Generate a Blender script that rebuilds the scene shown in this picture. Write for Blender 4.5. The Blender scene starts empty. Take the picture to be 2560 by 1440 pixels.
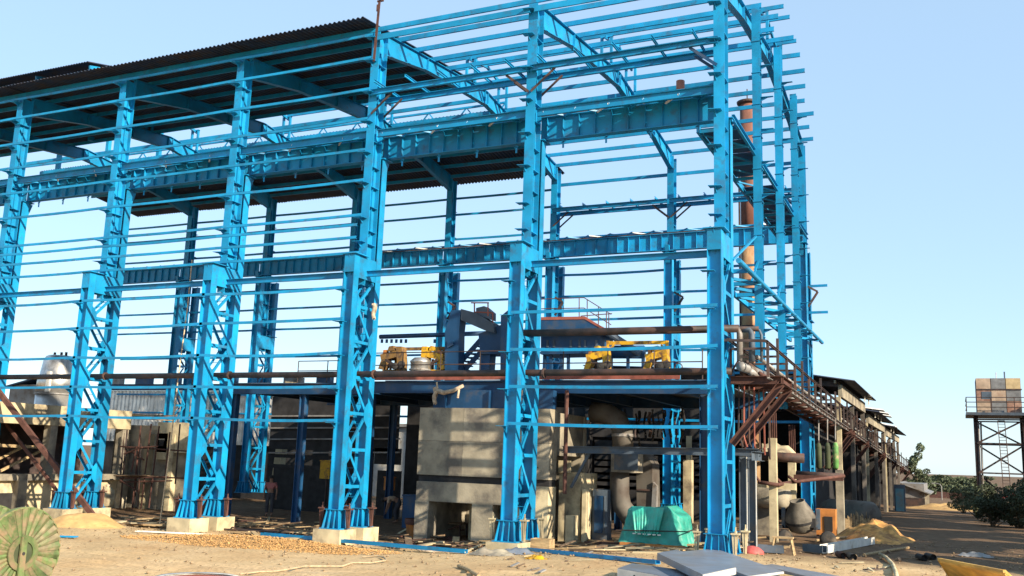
import bpy, math, random
from mathutils import Vector, Matrix
random.seed(7)
R = math.radians
scene = bpy.context.scene
col = scene.collection

# ------------------------------------------------------------------ camera, sky, sun, exposure
CAM = Vector((5.766, -25.377, 2.35)); YAW, PITCH, ROLL, FPX = 0.436966, 0.178032, 0.0345202, 2370.43
_f = Vector((-math.sin(YAW)*math.cos(PITCH), math.cos(YAW)*math.cos(PITCH), math.sin(PITCH)))
_r0 = Vector((math.cos(YAW), math.sin(YAW), 0)); _u0 = _r0.cross(_f)
_r = math.cos(ROLL)*_r0 + math.sin(ROLL)*_u0
_u = -math.sin(ROLL)*_r0 + math.cos(ROLL)*_u0
cd = bpy.data.cameras.new('camera'); cam = bpy.data.objects.new('camera', cd); col.objects.link(cam)
cd.sensor_width = 36.0; cd.lens = FPX/2560*36.0; cd.clip_end = 3000; cd.clip_start = 0.1
m = Matrix((_r, _u, -_f)).transposed().to_4x4(); m.translation = CAM
cam.matrix_world = m
scene.camera = cam

SUN_AZ, SUN_EL = R(-22.5), R(23.5)          # azimuth measured from +X, negative = towards the camera side
sdir = Vector((math.cos(SUN_AZ)*math.cos(SUN_EL), math.sin(SUN_AZ)*math.cos(SUN_EL), math.sin(SUN_EL)))
w = bpy.data.worlds.new('World'); scene.world = w; w.use_nodes = True
nt = w.node_tree; bg = nt.nodes['Background']
sky = nt.nodes.new('ShaderNodeTexSky'); sky.sky_type = 'NISHITA'; sky.sun_disc = False
sky.sun_elevation = SUN_EL; sky.sun_rotation = math.atan2(sdir.x, sdir.y)
sky.air_density = 1.0; sky.dust_density = 0.3; sky.ozone_density = 2.6; sky.altitude = 0
hz = nt.nodes.new('ShaderNodeMix'); hz.data_type = 'RGBA'          # thin even haze over the whole sky
hz.inputs['Factor'].default_value = 0.5; hz.inputs['B'].default_value = (3.8, 5.35, 6.9, 1)
nt.links.new(sky.outputs[0], hz.inputs['A']); nt.links.new(hz.outputs['Result'], bg.inputs[0]); bg.inputs[1].default_value = 0.10
sl = bpy.data.lights.new('sun', 'SUN'); sl.energy = 5.0; sl.angle = R(0.6); sl.color = (1.0, 0.86, 0.66)
so = bpy.data.objects.new('sun', sl); col.objects.link(so)
so.rotation_euler = sdir.to_track_quat('Z', 'Y').to_euler()
vs = scene.view_settings; vs.view_transform = 'Standard'; vs.look = 'None'; vs.exposure = 0.98; vs.gamma = 1.0

# ------------------------------------------------------------------ helpers
def ray(px, py): return _f + _r*((px-1280)/FPX) + _u*((720-py)/FPX)
def PY(px, py, Y): d = ray(px, py); return CAM + d*((Y-CAM.y)/d.y)
def PX(px, py, X): d = ray(px, py); return CAM + d*((X-CAM.x)/d.x)
def PZ(px, py, Z): d = ray(px, py); return CAM + d*((Z-CAM.z)/d.z)
def sm(a, b, x):
    t = min(1, max(0, (x-a)/(b-a))); return t*t*(3-2*t)
def gz(x, y):
    z = -0.46*(1-sm(-11, 0.5, x))*1.0
    z -= 0.0125*(min(60, max(12, y))-12)*sm(-4, 1, x)*(1-sm(90, 400, y))
    return z

def V(*a): return Vector(a)
class MB:
    def __init__(s): s.v = []; s.f = []
    def add(s, vs, fs):
        n = len(s.v); s.v += [tuple(p) for p in vs]; s.f += [tuple(i+n for i in q) for q in fs]; return s
    def box(s, x0, x1, y0, y1, z0, z1):
        return s.add([(x0,y0,z0),(x1,y0,z0),(x1,y1,z0),(x0,y1,z0),(x0,y0,z1),(x1,y0,z1),(x1,y1,z1),(x0,y1,z1)],
                     [(0,3,2,1),(4,5,6,7),(0,1,5,4),(1,2,6,5),(2,3,7,6),(3,0,4,7)])
    def bar(s, p, q, wd, h, d=(0,0,1), off=(0,0)):
        p = Vector(p); q = Vector(q); a = (q-p).normalized(); d = Vector(d); d = (d - a*d.dot(a))
        if d.length < 1e-5: d = Vector((1,0,0)) if abs(a.x) < .9 else Vector((0,1,0)); d = d-a*d.dot(a)
        d.normalize(); e = a.cross(d)
        o = e*off[0] + d*off[1]
        c = [e*(sx*wd/2) + d*(sy*h/2) + o for sx, sy in ((-1,-1),(1,-1),(1,1),(-1,1))]
        return s.add([p+k for k in c]+[q+k for k in c], [(3,2,1,0),(4,5,6,7),(0,1,5,4),(1,2,6,5),(2,3,7,6),(3,0,4,7)])
    def ib(s, p, q, dep, wid, d, tf=.02, tw=.014):
        s.bar(p, q, wid, tf, d, (0, dep/2-tf/2)); s.bar(p, q, wid, tf, d, (0, -dep/2+tf/2))
        return s.bar(p, q, tw, dep-2*tf, d)
    def ch(s, p, q, dep, wid, d, side=1, t=.014):
        s.bar(p, q, t, dep, d, (-side*(wid/2-t/2), 0))
        s.bar(p, q, wid-t, t, d, (side*t/2, dep/2-t/2)); return s.bar(p, q, wid-t, t, d, (side*t/2, -dep/2+t/2))
    def ang(s, p, q, a, d, side=1, t=.012):
        s.bar(p, q, a, t, d, (0, -a/2+t/2)); return s.bar(p, q, t, a-t, d, (side*(a/2-t/2), t/2))
    def tube(s, pts, r, n=10, cap=True, r2=None):
        pts = [Vector(p) for p in pts]; L = len(pts); rings = []
        for i, p in enumerate(pts):
            t = (pts[min(i+1, L-1)]-pts[max(i-1, 0)]).normalized()
            a = t.cross(Vector((0,0,1)))
            if a.length < .05: a = t.cross(Vector((1,0,0)))
            a.normalize(); b = t.cross(a)
            rr = r if r2 is None else r + (r2-r)*i/(L-1)
            rings.append([p + a*(rr*math.cos(2*math.pi*k/n)) + b*(rr*math.sin(2*math.pi*k/n)) for k in range(n)])
        fs = []
        for i in range(L-1):
            for k in range(n):
                fs.append((i*n+k, i*n+(k+1)%n, (i+1)*n+(k+1)%n, (i+1)*n+k))
        if cap: fs.append(tuple(range(n-1,-1,-1))); fs.append(tuple((L-1)*n+k for k in range(n)))
        return s.add([p for g in rings for p in g], fs)
    def lathe(s, c, prof, n=20, ax=(0,0,1), cap=True):
        ax = Vector(ax).normalized(); a = ax.orthogonal().normalized(); b = ax.cross(a); c = Vector(c)
        vs = [c + ax*h + a*(r*math.cos(2*math.pi*k/n)) + b*(r*math.sin(2*math.pi*k/n)) for r, h in prof for k in range(n)]
        fs = [(i*n+k, i*n+(k+1)%n, (i+1)*n+(k+1)%n, (i+1)*n+k) for i in range(len(prof)-1) for k in range(n)]
        if cap: fs.append(tuple(range(n-1,-1,-1))); fs.append(tuple((len(prof)-1)*n+k for k in range(n)))
        return s.add(vs, fs)
    def prism(s, poly, off):
        n = len(poly); off = Vector(off); poly = [Vector(p) for p in poly]
        return s.add(poly+[p+off for p in poly], [tuple(range(n-1,-1,-1)), tuple(range(n, 2*n))] + [(i, (i+1)%n, n+(i+1)%n, n+i) for i in range(n)])
    def grid(s, nx, ny, fn):
        return s.add([fn(i/(nx-1), j/(ny-1)) for j in range(ny) for i in range(nx)],
                     [(j*nx+i, j*nx+i+1, (j+1)*nx+i+1, (j+1)*nx+i) for j in range(ny-1) for i in range(nx-1)])
    def mesh(s, name, mat, smooth=False):
        me = bpy.data.meshes.new(name); me.from_pydata(s.v, [], s.f); me.materials.append(mat)
        if smooth: me.shade_smooth()
        me.update(); return me
    def build(s, name, mat, parent=None, loc=None, smooth=False):
        return ob(name, s.mesh(name, mat, smooth), parent, loc)
def ob(name, me, parent=None, loc=None):
    o = bpy.data.objects.new(name, me); col.objects.link(o)
    if parent is not None: o.parent = parent
    if loc is not None: o.location = loc
    return o
def empty(name, parent=None, loc=None): return ob(name, None, parent, loc)
def thing(o, label, cat, group=None, kind=None):
    o['label'] = label; o['category'] = cat
    if group: o['group'] = group
    o['kind'] = kind or 'thing'
    return o
def T(name, label, cat, loc=(0,0,0), group=None): return thing(empty(name, None, loc), label, cat, group)
def structure(o): o['kind'] = 'structure'; return o

# ------------------------------------------------------------------ materials
def mat(name, rgb, rough=.6, metal=0, var=.12, scale=3.0, dirt=None, dirt_amt=.0, dscale=1.5, bump=.0, bscale=30, spec=.4, stretch=None, hue=None, speck=None):
    m = bpy.data.materials.new(name); m.use_nodes = True; n = m.node_tree; b = n.nodes['Principled BSDF']
    b.inputs['Roughness'].default_value = rough; b.inputs['Metallic'].default_value = metal
    b.inputs['Specular IOR Level'].default_value = spec
    tc = n.nodes.new('ShaderNodeTexCoord'); src = tc.outputs['Object']
    if stretch:
        mp = n.nodes.new('ShaderNodeMapping'); mp.inputs['Scale'].default_value = stretch
        n.links.new(src, mp.inputs[0]); src = mp.outputs[0]
    oi = n.nodes.new('ShaderNodeObjectInfo')
    addv = n.nodes.new('ShaderNodeVectorMath'); addv.operation = 'ADD'
    sc = n.nodes.new('ShaderNodeVectorMath'); sc.operation = 'SCALE'; sc.inputs['Scale'].default_value = 37.0
    cx = n.nodes.new('ShaderNodeCombineXYZ')
    for i in range(3): n.links.new(oi.outputs['Random'], cx.inputs[i])
    n.links.new(cx.outputs[0], sc.inputs[0]); n.links.new(src, addv.inputs[0]); n.links.new(sc.outputs[0], addv.inputs[1])
    src = addv.outputs[0]
    nz = n.nodes.new('ShaderNodeTexNoise'); nz.inputs['Scale'].default_value = scale; nz.inputs['Detail'].default_value = 6
    n.links.new(src, nz.inputs['Vector'])
    rp = n.nodes.new('ShaderNodeValToRGB'); e = rp.color_ramp.elements
    lo = [max(0, c*(1-var*1.6)) for c in rgb]; hi = [min(1, c*(1+var*1.6)) for c in rgb]
    if hue: hi = hue
    e[0].position = .3; e[0].color = (*lo, 1); e[1].position = .7; e[1].color = (*hi, 1)
    n.links.new(nz.outputs['Fac'], rp.inputs[0]); out = rp.outputs[0]
    if dirt:
        n2 = n.nodes.new('ShaderNodeTexNoise'); n2.inputs['Scale'].default_value = dscale; n2.inputs['Detail'].default_value = 8; n2.inputs['Roughness'].default_value = .65
        n.links.new(src, n2.inputs['Vector'])
        r2 = n.nodes.new('ShaderNodeValToRGB'); r2.color_ramp.elements[0].position = 1-dirt_amt-.12 if dirt_amt < .88 else .0; r2.color_ramp.elements[1].position = min(1, 1-dirt_amt+.06)
        n.links.new(n2.outputs['Fac'], r2.inputs[0])
        mx = n.nodes.new('ShaderNodeMix'); mx.data_type = 'RGBA'; mx.inputs['B'].default_value = (*dirt, 1)
        n.links.new(r2.outputs[0], mx.inputs['Factor']); n.links.new(out, mx.inputs['A']); out = mx.outputs['Result']
    if speck:
        n4 = n.nodes.new('ShaderNodeTexNoise'); n4.inputs['Scale'].default_value = 7; n4.inputs['Detail'].default_value = 4; n4.inputs['Roughness'].default_value = .8
        n.links.new(src, n4.inputs['Vector']); r4 = n.nodes.new('ShaderNodeValToRGB'); r4.color_ramp.elements[0].position = .66; r4.color_ramp.elements[1].position = .72
        n.links.new(n4.outputs['Fac'], r4.inputs[0]); m4 = n.nodes.new('ShaderNodeMix'); m4.data_type = 'RGBA'; m4.inputs['B'].default_value = (*speck, 1)
        n.links.new(r4.outputs[0], m4.inputs['Factor']); n.links.new(out, m4.inputs['A']); out = m4.outputs['Result']
    mr = n.nodes.new('ShaderNodeMapRange'); mr.inputs['To Min'].default_value = .80; mr.inputs['To Max'].default_value = 1.12; n.links.new(oi.outputs['Random'], mr.inputs['Value'])
    hv = n.nodes.new('ShaderNodeHueSaturation'); n.links.new(mr.outputs[0], hv.inputs['Value']); n.links.new(out, hv.inputs['Color']); out = hv.outputs[0]
    n.links.new(out, b.inputs['Base Color'])
    if bump:
        n3 = n.nodes.new('ShaderNodeTexNoise'); n3.inputs['Scale'].default_value = bscale; n3.inputs['Detail'].default_value = 5
        n.links.new(src, n3.inputs['Vector'])
        bp = n.nodes.new('ShaderNodeBump'); bp.inputs['Strength'].default_value = bump; bp.inputs['Distance'].default_value = .03
        n.links.new(n3.outputs['Fac'], bp.inputs['Height']); n.links.new(bp.outputs[0], b.inputs['Normal'])
    return m
M = {}
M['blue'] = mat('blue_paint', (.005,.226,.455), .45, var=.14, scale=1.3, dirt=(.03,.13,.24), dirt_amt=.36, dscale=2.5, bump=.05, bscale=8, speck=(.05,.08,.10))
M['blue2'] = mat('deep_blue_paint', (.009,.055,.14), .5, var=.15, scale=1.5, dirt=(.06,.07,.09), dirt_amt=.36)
M['slate'] = mat('slate_paint', (.075,.10,.13), .6, var=.2, scale=2, dirt=(.2,.15,.1), dirt_amt=.33)
M['rust'] = mat('rusty_steel', (.10,.044,.034), .85, var=.3, scale=5, dirt=(.09,.04,.03), dirt_amt=.45, bump=.15)
M['rustdark'] = mat('dark_rusty_pipe', (.048,.034,.032), .7, var=.3, scale=3, dirt=(.10,.05,.035), dirt_amt=.40)
M['pipeblk'] = mat('dark_lagged_pipe', (.030,.023,.021), .6, var=.3, scale=3, dirt=(.07,.035,.025), dirt_amt=.40)
M['dkyel'] = mat('brown_shaded_yellow', (.26,.145,.04), .7, var=.3, scale=4, dirt=(.08,.05,.03), dirt_amt=.45, dscale=4)  # rusty brown for the gantry; shade put into the yellow of one press
M['duct'] = mat('dark_grey_duct', (.13,.118,.10), .7, .1, var=.25, scale=3, dirt=(.07,.055,.045), dirt_amt=.45)  # darker grey than the shared metal, for ducts, hopper and tank
M['redox'] = mat('red_oxide', (.27,.08,.055), .7, var=.2, scale=3)
M['sheet'] = mat('galvanised_sheet', (.032,.044,.075), .55, .3, var=.2, scale=1.2, dirt=(.06,.045,.04), dirt_amt=.42)
M['conc'] = mat('raw_concrete', (.33,.29,.215), .9, var=.16, scale=2.0, dirt=(.14,.125,.105), dirt_amt=.44, dscale=.9, bump=.25, bscale=14)
M['cream'] = mat('cream_plaster', (.50,.42,.265), .9, var=.14, scale=2.2, dirt=(.20,.16,.11), dirt_amt=.40, dscale=1.2, bump=.15)
M['timber'] = mat('raw_timber', (.42,.30,.16), .85, var=.25, scale=6, stretch=(1,6,6), dirt=(.17,.11,.06), dirt_amt=.38)
M['dkwood'] = mat('dark_timber', (.14,.095,.06), .9, var=.3, scale=6, dirt=(.3,.2,.11), dirt_amt=.36)
M['yellow'] = mat('yellow_machine_paint', (.72,.40,.015), .5, var=.12, scale=4, dirt=(.16,.08,.03), dirt_amt=.42, dscale=4)
M['grey'] = mat('grey_metal', (.27,.265,.26), .55, .2, var=.16, scale=3, dirt=(.13,.10,.075), dirt_amt=.42)
M['silver'] = mat('aluminium_jacket', (.62,.60,.57), .35, .75, var=.12, scale=2, dirt=(.3,.28,.25), dirt_amt=.36)
M['dark'] = mat('black_grime_and_shade', (.022,.021,.022), .8, var=.3, scale=3)  # also stands for shade in openings, holes and deep interiors
M['chim'] = mat('chimney_rust', (.30,.125,.085), .75, var=.22, scale=1.6, dirt=(.14,.07,.05), dirt_amt=.40, stretch=(1,1,.35))
M['chim2'] = mat('chimney_tan', (.42,.27,.14), .8, var=.2, scale=1.6, dirt=(.25,.11,.06), dirt_amt=.40, stretch=(1,1,.5))
M['white'] = mat('white_paint', (.72,.70,.64), .7, var=.1, scale=3, dirt=(.35,.28,.2), dirt_amt=.36)
M['cloth'] = mat('soiled_cloth', (.46,.36,.26), .95, var=.25, scale=9)
M['rope'] = mat('rope', (.50,.38,.24), .95, var=.2, scale=14)
M['green'] = mat('green_paint', (.10,.26,.07), .6, var=.25, scale=4, dirt=(.4,.30,.18), dirt_amt=.38, dscale=3)
M['rubber'] = mat('rubber', (.035,.033,.032), .85, var=.2, scale=6, dirt=(.2,.15,.1), dirt_amt=.38)
M['orange'] = mat('orange_paint', (.50,.19,.045), .7, var=.15, scale=4, dirt=(.22,.11,.05), dirt_amt=.36)
M['shedcol'] = mat('shaded_column', (.17,.15,.13), .9, var=.25, scale=3, dirt=(.08,.07,.06), dirt_amt=.45)  # dark tone stands in for tree shade on the shed columns
M['mixer'] = mat('cement_caked_steel', (.17,.15,.12), .85, var=.25, scale=4, dirt=(.09,.08,.07), dirt_amt=.45, bump=.3)
M['bark'] = mat('bark', (.12,.09,.06), .9, var=.3, scale=8)
M['leaf'] = mat('dark_leaves', (.055,.070,.034), .75, var=.35, scale=1.5)
M['leaf2'] = mat('grey_leaves', (.085,.105,.055), .75, var=.3, scale=1.5)

# ------------------------------------------------------------------ the blue steel frame hall
MID = 9.25                                            # ridge line; the hall is mirrored about it
XS = [0, -6, -12, -18, -24, -30, -36, -42]
hall = T('steel_frame_hall', 'unfinished hall of bright blue steel columns, girders and rafters, partly roofed', 'building frame', (-18, MID, 0))
H0 = Vector((-18, MID, 0))
def hp(name, loc=(0,0,0)):                            # an empty part of the hall
    return empty(name, hall, Vector(loc)-H0)
def hb(mb, name, mt, smooth=False): return mb.build(name, mt, hall, -H0, smooth)
GL = [3.36, 4.43, 5.52, 6.62, 7.66]
GU = [8.95, 9.42, 9.85, 10.25, 11.47, 12.54, 13.65, 14.72, 15.87, 16.72]

def column_meshes(far):
    Y = (lambda y: 2*MID-y) if far else (lambda y: y)
    sg = -1 if far else 1
    D = {}
    top = 8.8 if not far else 12.0
    D['chord'] = [MB().ib((0,Y(.14),.03),(0,Y(.14),top),.40,.28,(1,0,0)).mesh('chord',M['blue']),
                  MB().ib((0,Y(1.45),.03),(0,Y(1.45),12.42 if not far else 12.12),.40,.30,(1,0,0)).mesh('chord',M['blue'])]
    s = MB().ib((0,Y(.98),7.9),(0,Y(.98),16.9),.52,.32,(0,1,0),.022,.016)
    s.box(.008,.075,*sorted((Y(.98),Y(.995))),9.6,16.2)
    s.box(-.075,-.008,*sorted((Y(.98),Y(.995))),9.6,16.2)
    D['shaft'] = [s.mesh('shaft',M['blue'])]
    D['web_plate'] = [MB().box(.17,.186,*sorted((Y(.28),Y(1.31))),8.05,8.78).mesh('web_plate',M['blue']),
                      MB().box(-.186,-.17,*sorted((Y(.28),Y(1.31))),8.05,8.78).mesh('web_plate',M['blue'])]
    D['cap_plate'] = [MB().box(-.3,.3,*sorted((Y(-.07),Y(.70))),8.80,8.83).mesh('cap_plate',M['blue']),
                      MB().box(-.28,.28,*sorted((Y(1.26),Y(1.80))),*((12.42,12.45) if not far else (12.12,12.145))).mesh('cap_plate',M['blue'])]
    st = []
    zz = [9.3,9.75,10.6,11.3,12.0,12.9,13.5] + ([14.9,15.7] if not far else [])
    st_me = MB().box(-.155,.155,*sorted((Y(.742),Y(1.218))),-.008,.008).mesh('stiffener',M['blue'])
    D['_stiff'] = (st_me, zz)
    # splayed stiffener under the front cap
    D['bracket'] = [MB().prism([(-.19,Y(-.01),8.79),(.19,Y(-.01),8.79),(.19,Y(.0),8.2),(-.19,Y(.0),8.2)],(0,sg*.012,0)).mesh('bracket',M['blue']),
                    MB().prism([(.008,Y(-.04),8.79),(.008,Y(.13),8.79),(.008,Y(.13),8.1),(.008,Y(.11),8.1)],(-.016,0,0)).mesh('bracket',M['blue']),
                    MB().prism([(.10,Y(1.62),12.40),(.10,Y(1.86),12.40),(.10,Y(1.60),11.6)],(-.2,0,0)).mesh('bracket',M['blue'])]
    # lacing
    yf, yr = .28, 1.30
    nodes = [(1.3+1.16*i, i % 2) for i in range(6)]          # 0 rear, 1 front
    lac = []; gus = []
    def member(p, q):
        b = MB()
        for sx in (-1, 1):
            pp = Vector((sx*.185, Y(p[0]), p[1])); qq = Vector((sx*.185, Y(q[0]), q[1]))
            b.bar(pp, qq, .012, .10, (0,0,1)); b.bar(pp, qq, .06, .012, (0,0,1), (-sx*.03*sg*(1 if qq.y>pp.y else -1)*sg, .03))
        for t in (.25,.5,.75):
            c = Vector((0, Y(p[0]+(q[0]-p[0])*t), p[1]+(q[1]-p[1])*t)); b.box(-.18,.18,c.y-.03,c.y+.03,c.z-.006,c.z+.006)
        return b.mesh('lacing_bar', M['blue'])
    def gusset(z, front):
        y0, y1 = (yf-.24, yf+.20) if front else (yr-.20, yr+.26)
        yy = (yf+.22) if front else (yr-.22); ye = yf if front else yr
        b = MB()
        for sx in (-1,1):
            b.prism([(sx*.2,Y(ye),z-.42),(sx*.2,Y(ye),z+.42),(sx*.2,Y(yy),z+.18),(sx*.2,Y(yy),z-.18)],(sx*.012,0,0))
        return b.mesh('gusset_plate', M['blue'])
    prev = (yf, .14)
    for z, fr in nodes:
        y = yf+.1 if fr else yr-.1
        lac.append(member(prev, (y, z-.06))); 
        lac.append(member((y, z), (yr if fr else yf, z)))
        gus.append(gusset(z, fr)); prev = (y, z+.06)
    lac.append(member(prev, (yr-.1, 8.0)))
    D['lacing_bar'] = lac; D['gusset_plate'] = gus
    ft = []
    for yc in (.14, 1.45):
        b = MB()
        b.box(-.38,.38,*sorted((Y(yc-.3),Y(yc+.3))),.0,.03)
        b.box(-.3,.3,*sorted((Y(yc-.2),Y(yc+.2))),.585,.603)
        for x0, x1 in ((-.31,-.22),(-.11,-.09),(.11,.09),(.31,.22)):
            for s2 in (-1, 1):
                b.prism([(x0,Y(yc+s2*.28),.03),(x1,Y(yc+s2*.19),.585),(x1,Y(yc+s2*.13),.585),(x0*.8,Y(yc+s2*.13),.03)],(.016,0,0))
        for s2 in (-1,1): b.prism([(-.30,Y(yc+s2*.135),.03),(.30,Y(yc+s2*.135),.03),(.22,Y(yc+s2*.135),.585),(-.22,Y(yc+s2*.135),.585)],(0,.012,0))
        ft.append(b.mesh('base_foot', M['blue']))
    D['base_foot'] = ft
    return D
def cleat_mesh(far, up):
    b = MB(); s = -1 if not far else 1
    b.prism([(-.24,0,0),(.12,0,0),(.12,s*.22,0),(-.24,s*.30,0)],(0,0,.012))
    b.prism([(-.06,0,0),(-.06,s*.26,0),(-.06,0,-.16)],(.012,0,0))
    return b.mesh('girt_cleat', M['blue'])
NEAR, FAR = column_meshes(False), column_meshes(True)
ncl, fcl = cleat_mesh(False, 0), cleat_mesh(True, 0)
def chair_mesh(mt):
    b = MB(); b.box(-.11,.11,-.10,.10,.60,.64)
    b.prism([(-.09,-.06,.60),(-.03,-.06,.60),(-.03,-.06,.04),(-.05,-.06,.04)],(0,.015,0)); b.prism([(.03,-.06,.60),(.09,-.06,.60),(.05,-.06,.25),(.03,-.06,.04)],(0,.015,0))
    b.box(-.012,.012,-.07,.07,.03,.60)
    b.tube([(0,0,.03),(0,0,.80)],.022,6); b.lathe((0,0,.64),[(.045,0),(.045,.05)],6)
    return b.mesh('anchor_bolt', mt)
ch_c, ch_r = chair_mesh(M['cream']), chair_mesh(M['rust'])
ped = MB(); ped.box(-.5,.5,-.30,.60,-1.2,-.002); ped_f = ped.mesh('concrete_pedestal', M['cream'])
for i, x in enumerate(XS[:-1]):
    for far in (0, 1):
        D = FAR if far else NEAR
        c = hp('column', (x, 0, 0))
        for k in ('chord','shaft','web_plate','cap_plate','bracket','base_foot'):
            for me in D[k]: ob(k, me, c)
        me, zz = D['_stiff']
        for z in zz: ob('stiffener', me, c, (0,0,z))
        for me in D['lacing_bar']: ob('lacing_bar', me, c)
        if not far or x == 0 or x == -6:
            for me in D['gusset_plate']: ob('gusset_plate', me, c)
        if not far:
            for z in GL: ob('girt_cleat', ncl, c, (-.08,0,z-.085))
            for z in GU:
                if z > 9.3 and z != 9.85: ob('girt_cleat', ncl, c, (-.03,.72,z-.085))
            for y in (.14, 1.45):
                for sx in (-1, 1): ob('anchor_bolt', ch_c if x >= -6 else ch_r, c, (sx*.5, y, 0))
            for y in (0, 1.31):
                if x < -.5: o = ob('concrete_pedestal', ped_f, hall, Vector((x, y, 0))-H0)
        else:
            for z in (4.4,5.5,6.6,7.7,9.2,10.9,12.4,13.9,15.3): ob('girt_cleat', fcl, c, (0,2*MID-(.0 if z < 8.5 else .72),z-.085))
# crane girders
def girder(x, far):
    yc = 2*MID-1.6 if far else 1.6
    g = hp('crane_girder', (x, yc, 12.15 if far else 12.46))
    b = MB().ib((.02,0,.42),(5.98,0,.42),.80,.26,(0,0,1),.025,.014); b.build('girder_web', M['blue'], g)
    MB().box(.0,6,-.035,.035,.84,.90).build('crane_rail', M['rustdark'], g)
    s = girder.s
    for k in range(11):
        ob('stiffener', s, g, (.27+k*.545, 0, 0))
girder.s = MB().box(-.007,.007,-.11,-.007,.045,.795).box(-.007,.007,.007,.11,.045,.795).mesh('stiffener', M['blue'])
for x in XS[1:]:
    girder(x, 0); girder(x, 1)
# walkway channel beside the girders, lacing between them, hangers below
for far in (0, 1):
    Y = (lambda y: 2*MID-y) if far else (lambda y: y)
    for x in XS[1:]:
        wy = hp('crane_walkway', (x, 0, 0))
        MB().ch((.2,Y(.86),13.2),(5.82,Y(.86),13.2),.26,.09,(0,0,1),1 if not far else -1).build('edge_channel', M['blue'], wy)
        for k in range(5):
            xx = .35+k*1.1
            MB().bar((xx,Y(.9),13.22),(xx+.55,Y(1.44),13.22),.06,.05).build('lacing_bar', M['blue'], wy)
            MB().bar((xx+.55,Y(1.44),13.20),(xx+1.1,Y(.9),13.20),.05,.05).build('lacing_bar', M['white' if k in (1,3) else 'blue'], wy)
        if not far:
            for k in range(3): MB().box(2.35+k*1.2,3.5+k*1.2,Y(.92),Y(1.43),13.265,13.275).build('deck_plate', M['blue'], wy)
        for k in range(4):
            xx = .8+k*1.45
            if not far: MB().bar((xx,1.6,12.46),(xx,1.6,12.20),.02,.06,(1,0,0)).bar((xx-.07,1.6,12.38),(xx+.07,1.6,12.42),.02,.03).build('hanger', M['blue'], wy)
# struts at shoulder level
for x in XS[1:]:
    hb(MB().ch((x+.2,.78,8.26),(x+5.84,.78,8.26),.20,.09,(0,0,1)), 'shoulder_strut', M['blue'])
# high bracket beams with joists
for far in (0, 1):
    Y = (lambda y: 2*MID-y) if far else (lambda y: y)
    for x in (-6, -12):
        pb = hp('bracket_walkway', (x, 0, 0))
        e = .1 if x == -6 else 0
        MB().ch((0,Y(.60),14.62),(6+e-.1,Y(.60),14.62),.20,.10,(0,0,1)).build('bracket_beam', M['blue'], pb)
        MB().ch((0,Y(1.50),14.62),(6+e-.1,Y(1.50),14.62),.20,.10,(0,0,1)).build('bracket_beam', M['blue'], pb)
        for k in range(5):
            xx = .5+k*1.22
            MB().ch((xx,Y(.02),14.76),(xx,Y(1.72),14.76),.10,.05,(0,0,1)).build('joist', M['blue'], pb)
    for x in (0, -6, -12):
        kb = hp('knee_brace', (x, 0, 0))
        for yy in (.66, 1.3):
            for s in (-1, 1):
                if (x == 0 and s == 1) or (x == -12 and s == -1): continue
                MB().ang((s*.04,Y(yy),13.85),(s*.85,Y(yy),14.52),.08,(0,1,0)).build('brace_angle', M['rustdark' if x != 0 else 'blue2'], kb)
# girts
def girt(x0, x1, y, z, sag=.05, h=.088):
    b = MB(); n = 4
    for i in range(n):
        t0, t1 = i/n, (i+1)/n
        b.ch((x0+(x1-x0)*t0, y, z-sag*4*t0*(1-t0)), (x0+(x1-x0)*t1, y, z-sag*4*t1*(1-t1)), h, .055, (0,0,1), -1)
    hb(b, 'girt', M['blue'])
for x in XS[1:]:
    for z in GL:
        if x == -12: continue
        if x == -6 and z > 7: continue
        girt(x+.0, x+6+(.12 if x != -18 else 0), -.16, z, random.uniform(.02,.07))
    if x <= -18:
        for z in GU:
            girt(x, x+6, .50 if z > 10.1 or z < 9 else .28, z, random.uniform(.01,.04))
    else:
        girt(x+.1, x+5.95, .58, 16.62, .01, .2)
    for z in (4.4,5.5,6.6,7.7,9.2,10.4,11.5):
        girt(x, x+6 + (.95 if x == -6 and 9 < z < 11 else 0), 2*MID+.16 if z < 8.5 else 2*MID-.5, z, random.uniform(0,.05), .11)
    if x <= -18:
        for z in (13.2,13.75,15.1,16.0): girt(x, x+6, 2*MID-.5, z, .02, .11)
    else: girt(x, x+6, 2*MID-.5, 16.2, .0, .16)
# rafters, purlins, ridge frames
def rz(y): return 17.0 + .95*(y-.75)/(MID-.75) if y <= MID else rz(2*MID-y)
def rafter():
    g = []
    for far in (0, 1):
        Y = (lambda y: 2*MID-y) if far else (lambda y: y)
        b = MB()
        pts = [(1.24, rz(1.24), .80), (4.2, rz(4.2), .52), (MID, rz(MID), .62)]
        for (y0,z0,d0),(y1,z1,d1) in zip(pts, pts[1:]):
            b.prism([(-.006,Y(y0),z0-.02),(-.006,Y(y1),z1-.02),(-.006,Y(y1),z1-d1),(-.006,Y(y0),z0-d0)],(.012,0,0))
            b.bar((0,Y(y0),z0-.01),(0,Y(y1),z1-.01),.22,.02); b.bar((0,Y(y0),z0-d0),(0,Y(y1),z1-d1),.22,.02)
        for y in (1.3, 4.2, 6.8, 9.1): b.box(-.1,.1,*sorted((Y(y),Y(y+.015))),rz(y)-.5,rz(y)-.02)
        g.append(b.mesh('rafter_half', M['blue']))
    return g
rh = rafter()
for x in XS[:-1]:
    r = hp('rafter', (x, 0, 0)); ob('rafter_half', rh[0], r); ob('rafter_half', rh[1], r)
PYS = [.95, 2.2, 3.45, 4.7, 5.95, 7.2, 8.45]
pur = {}
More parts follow.
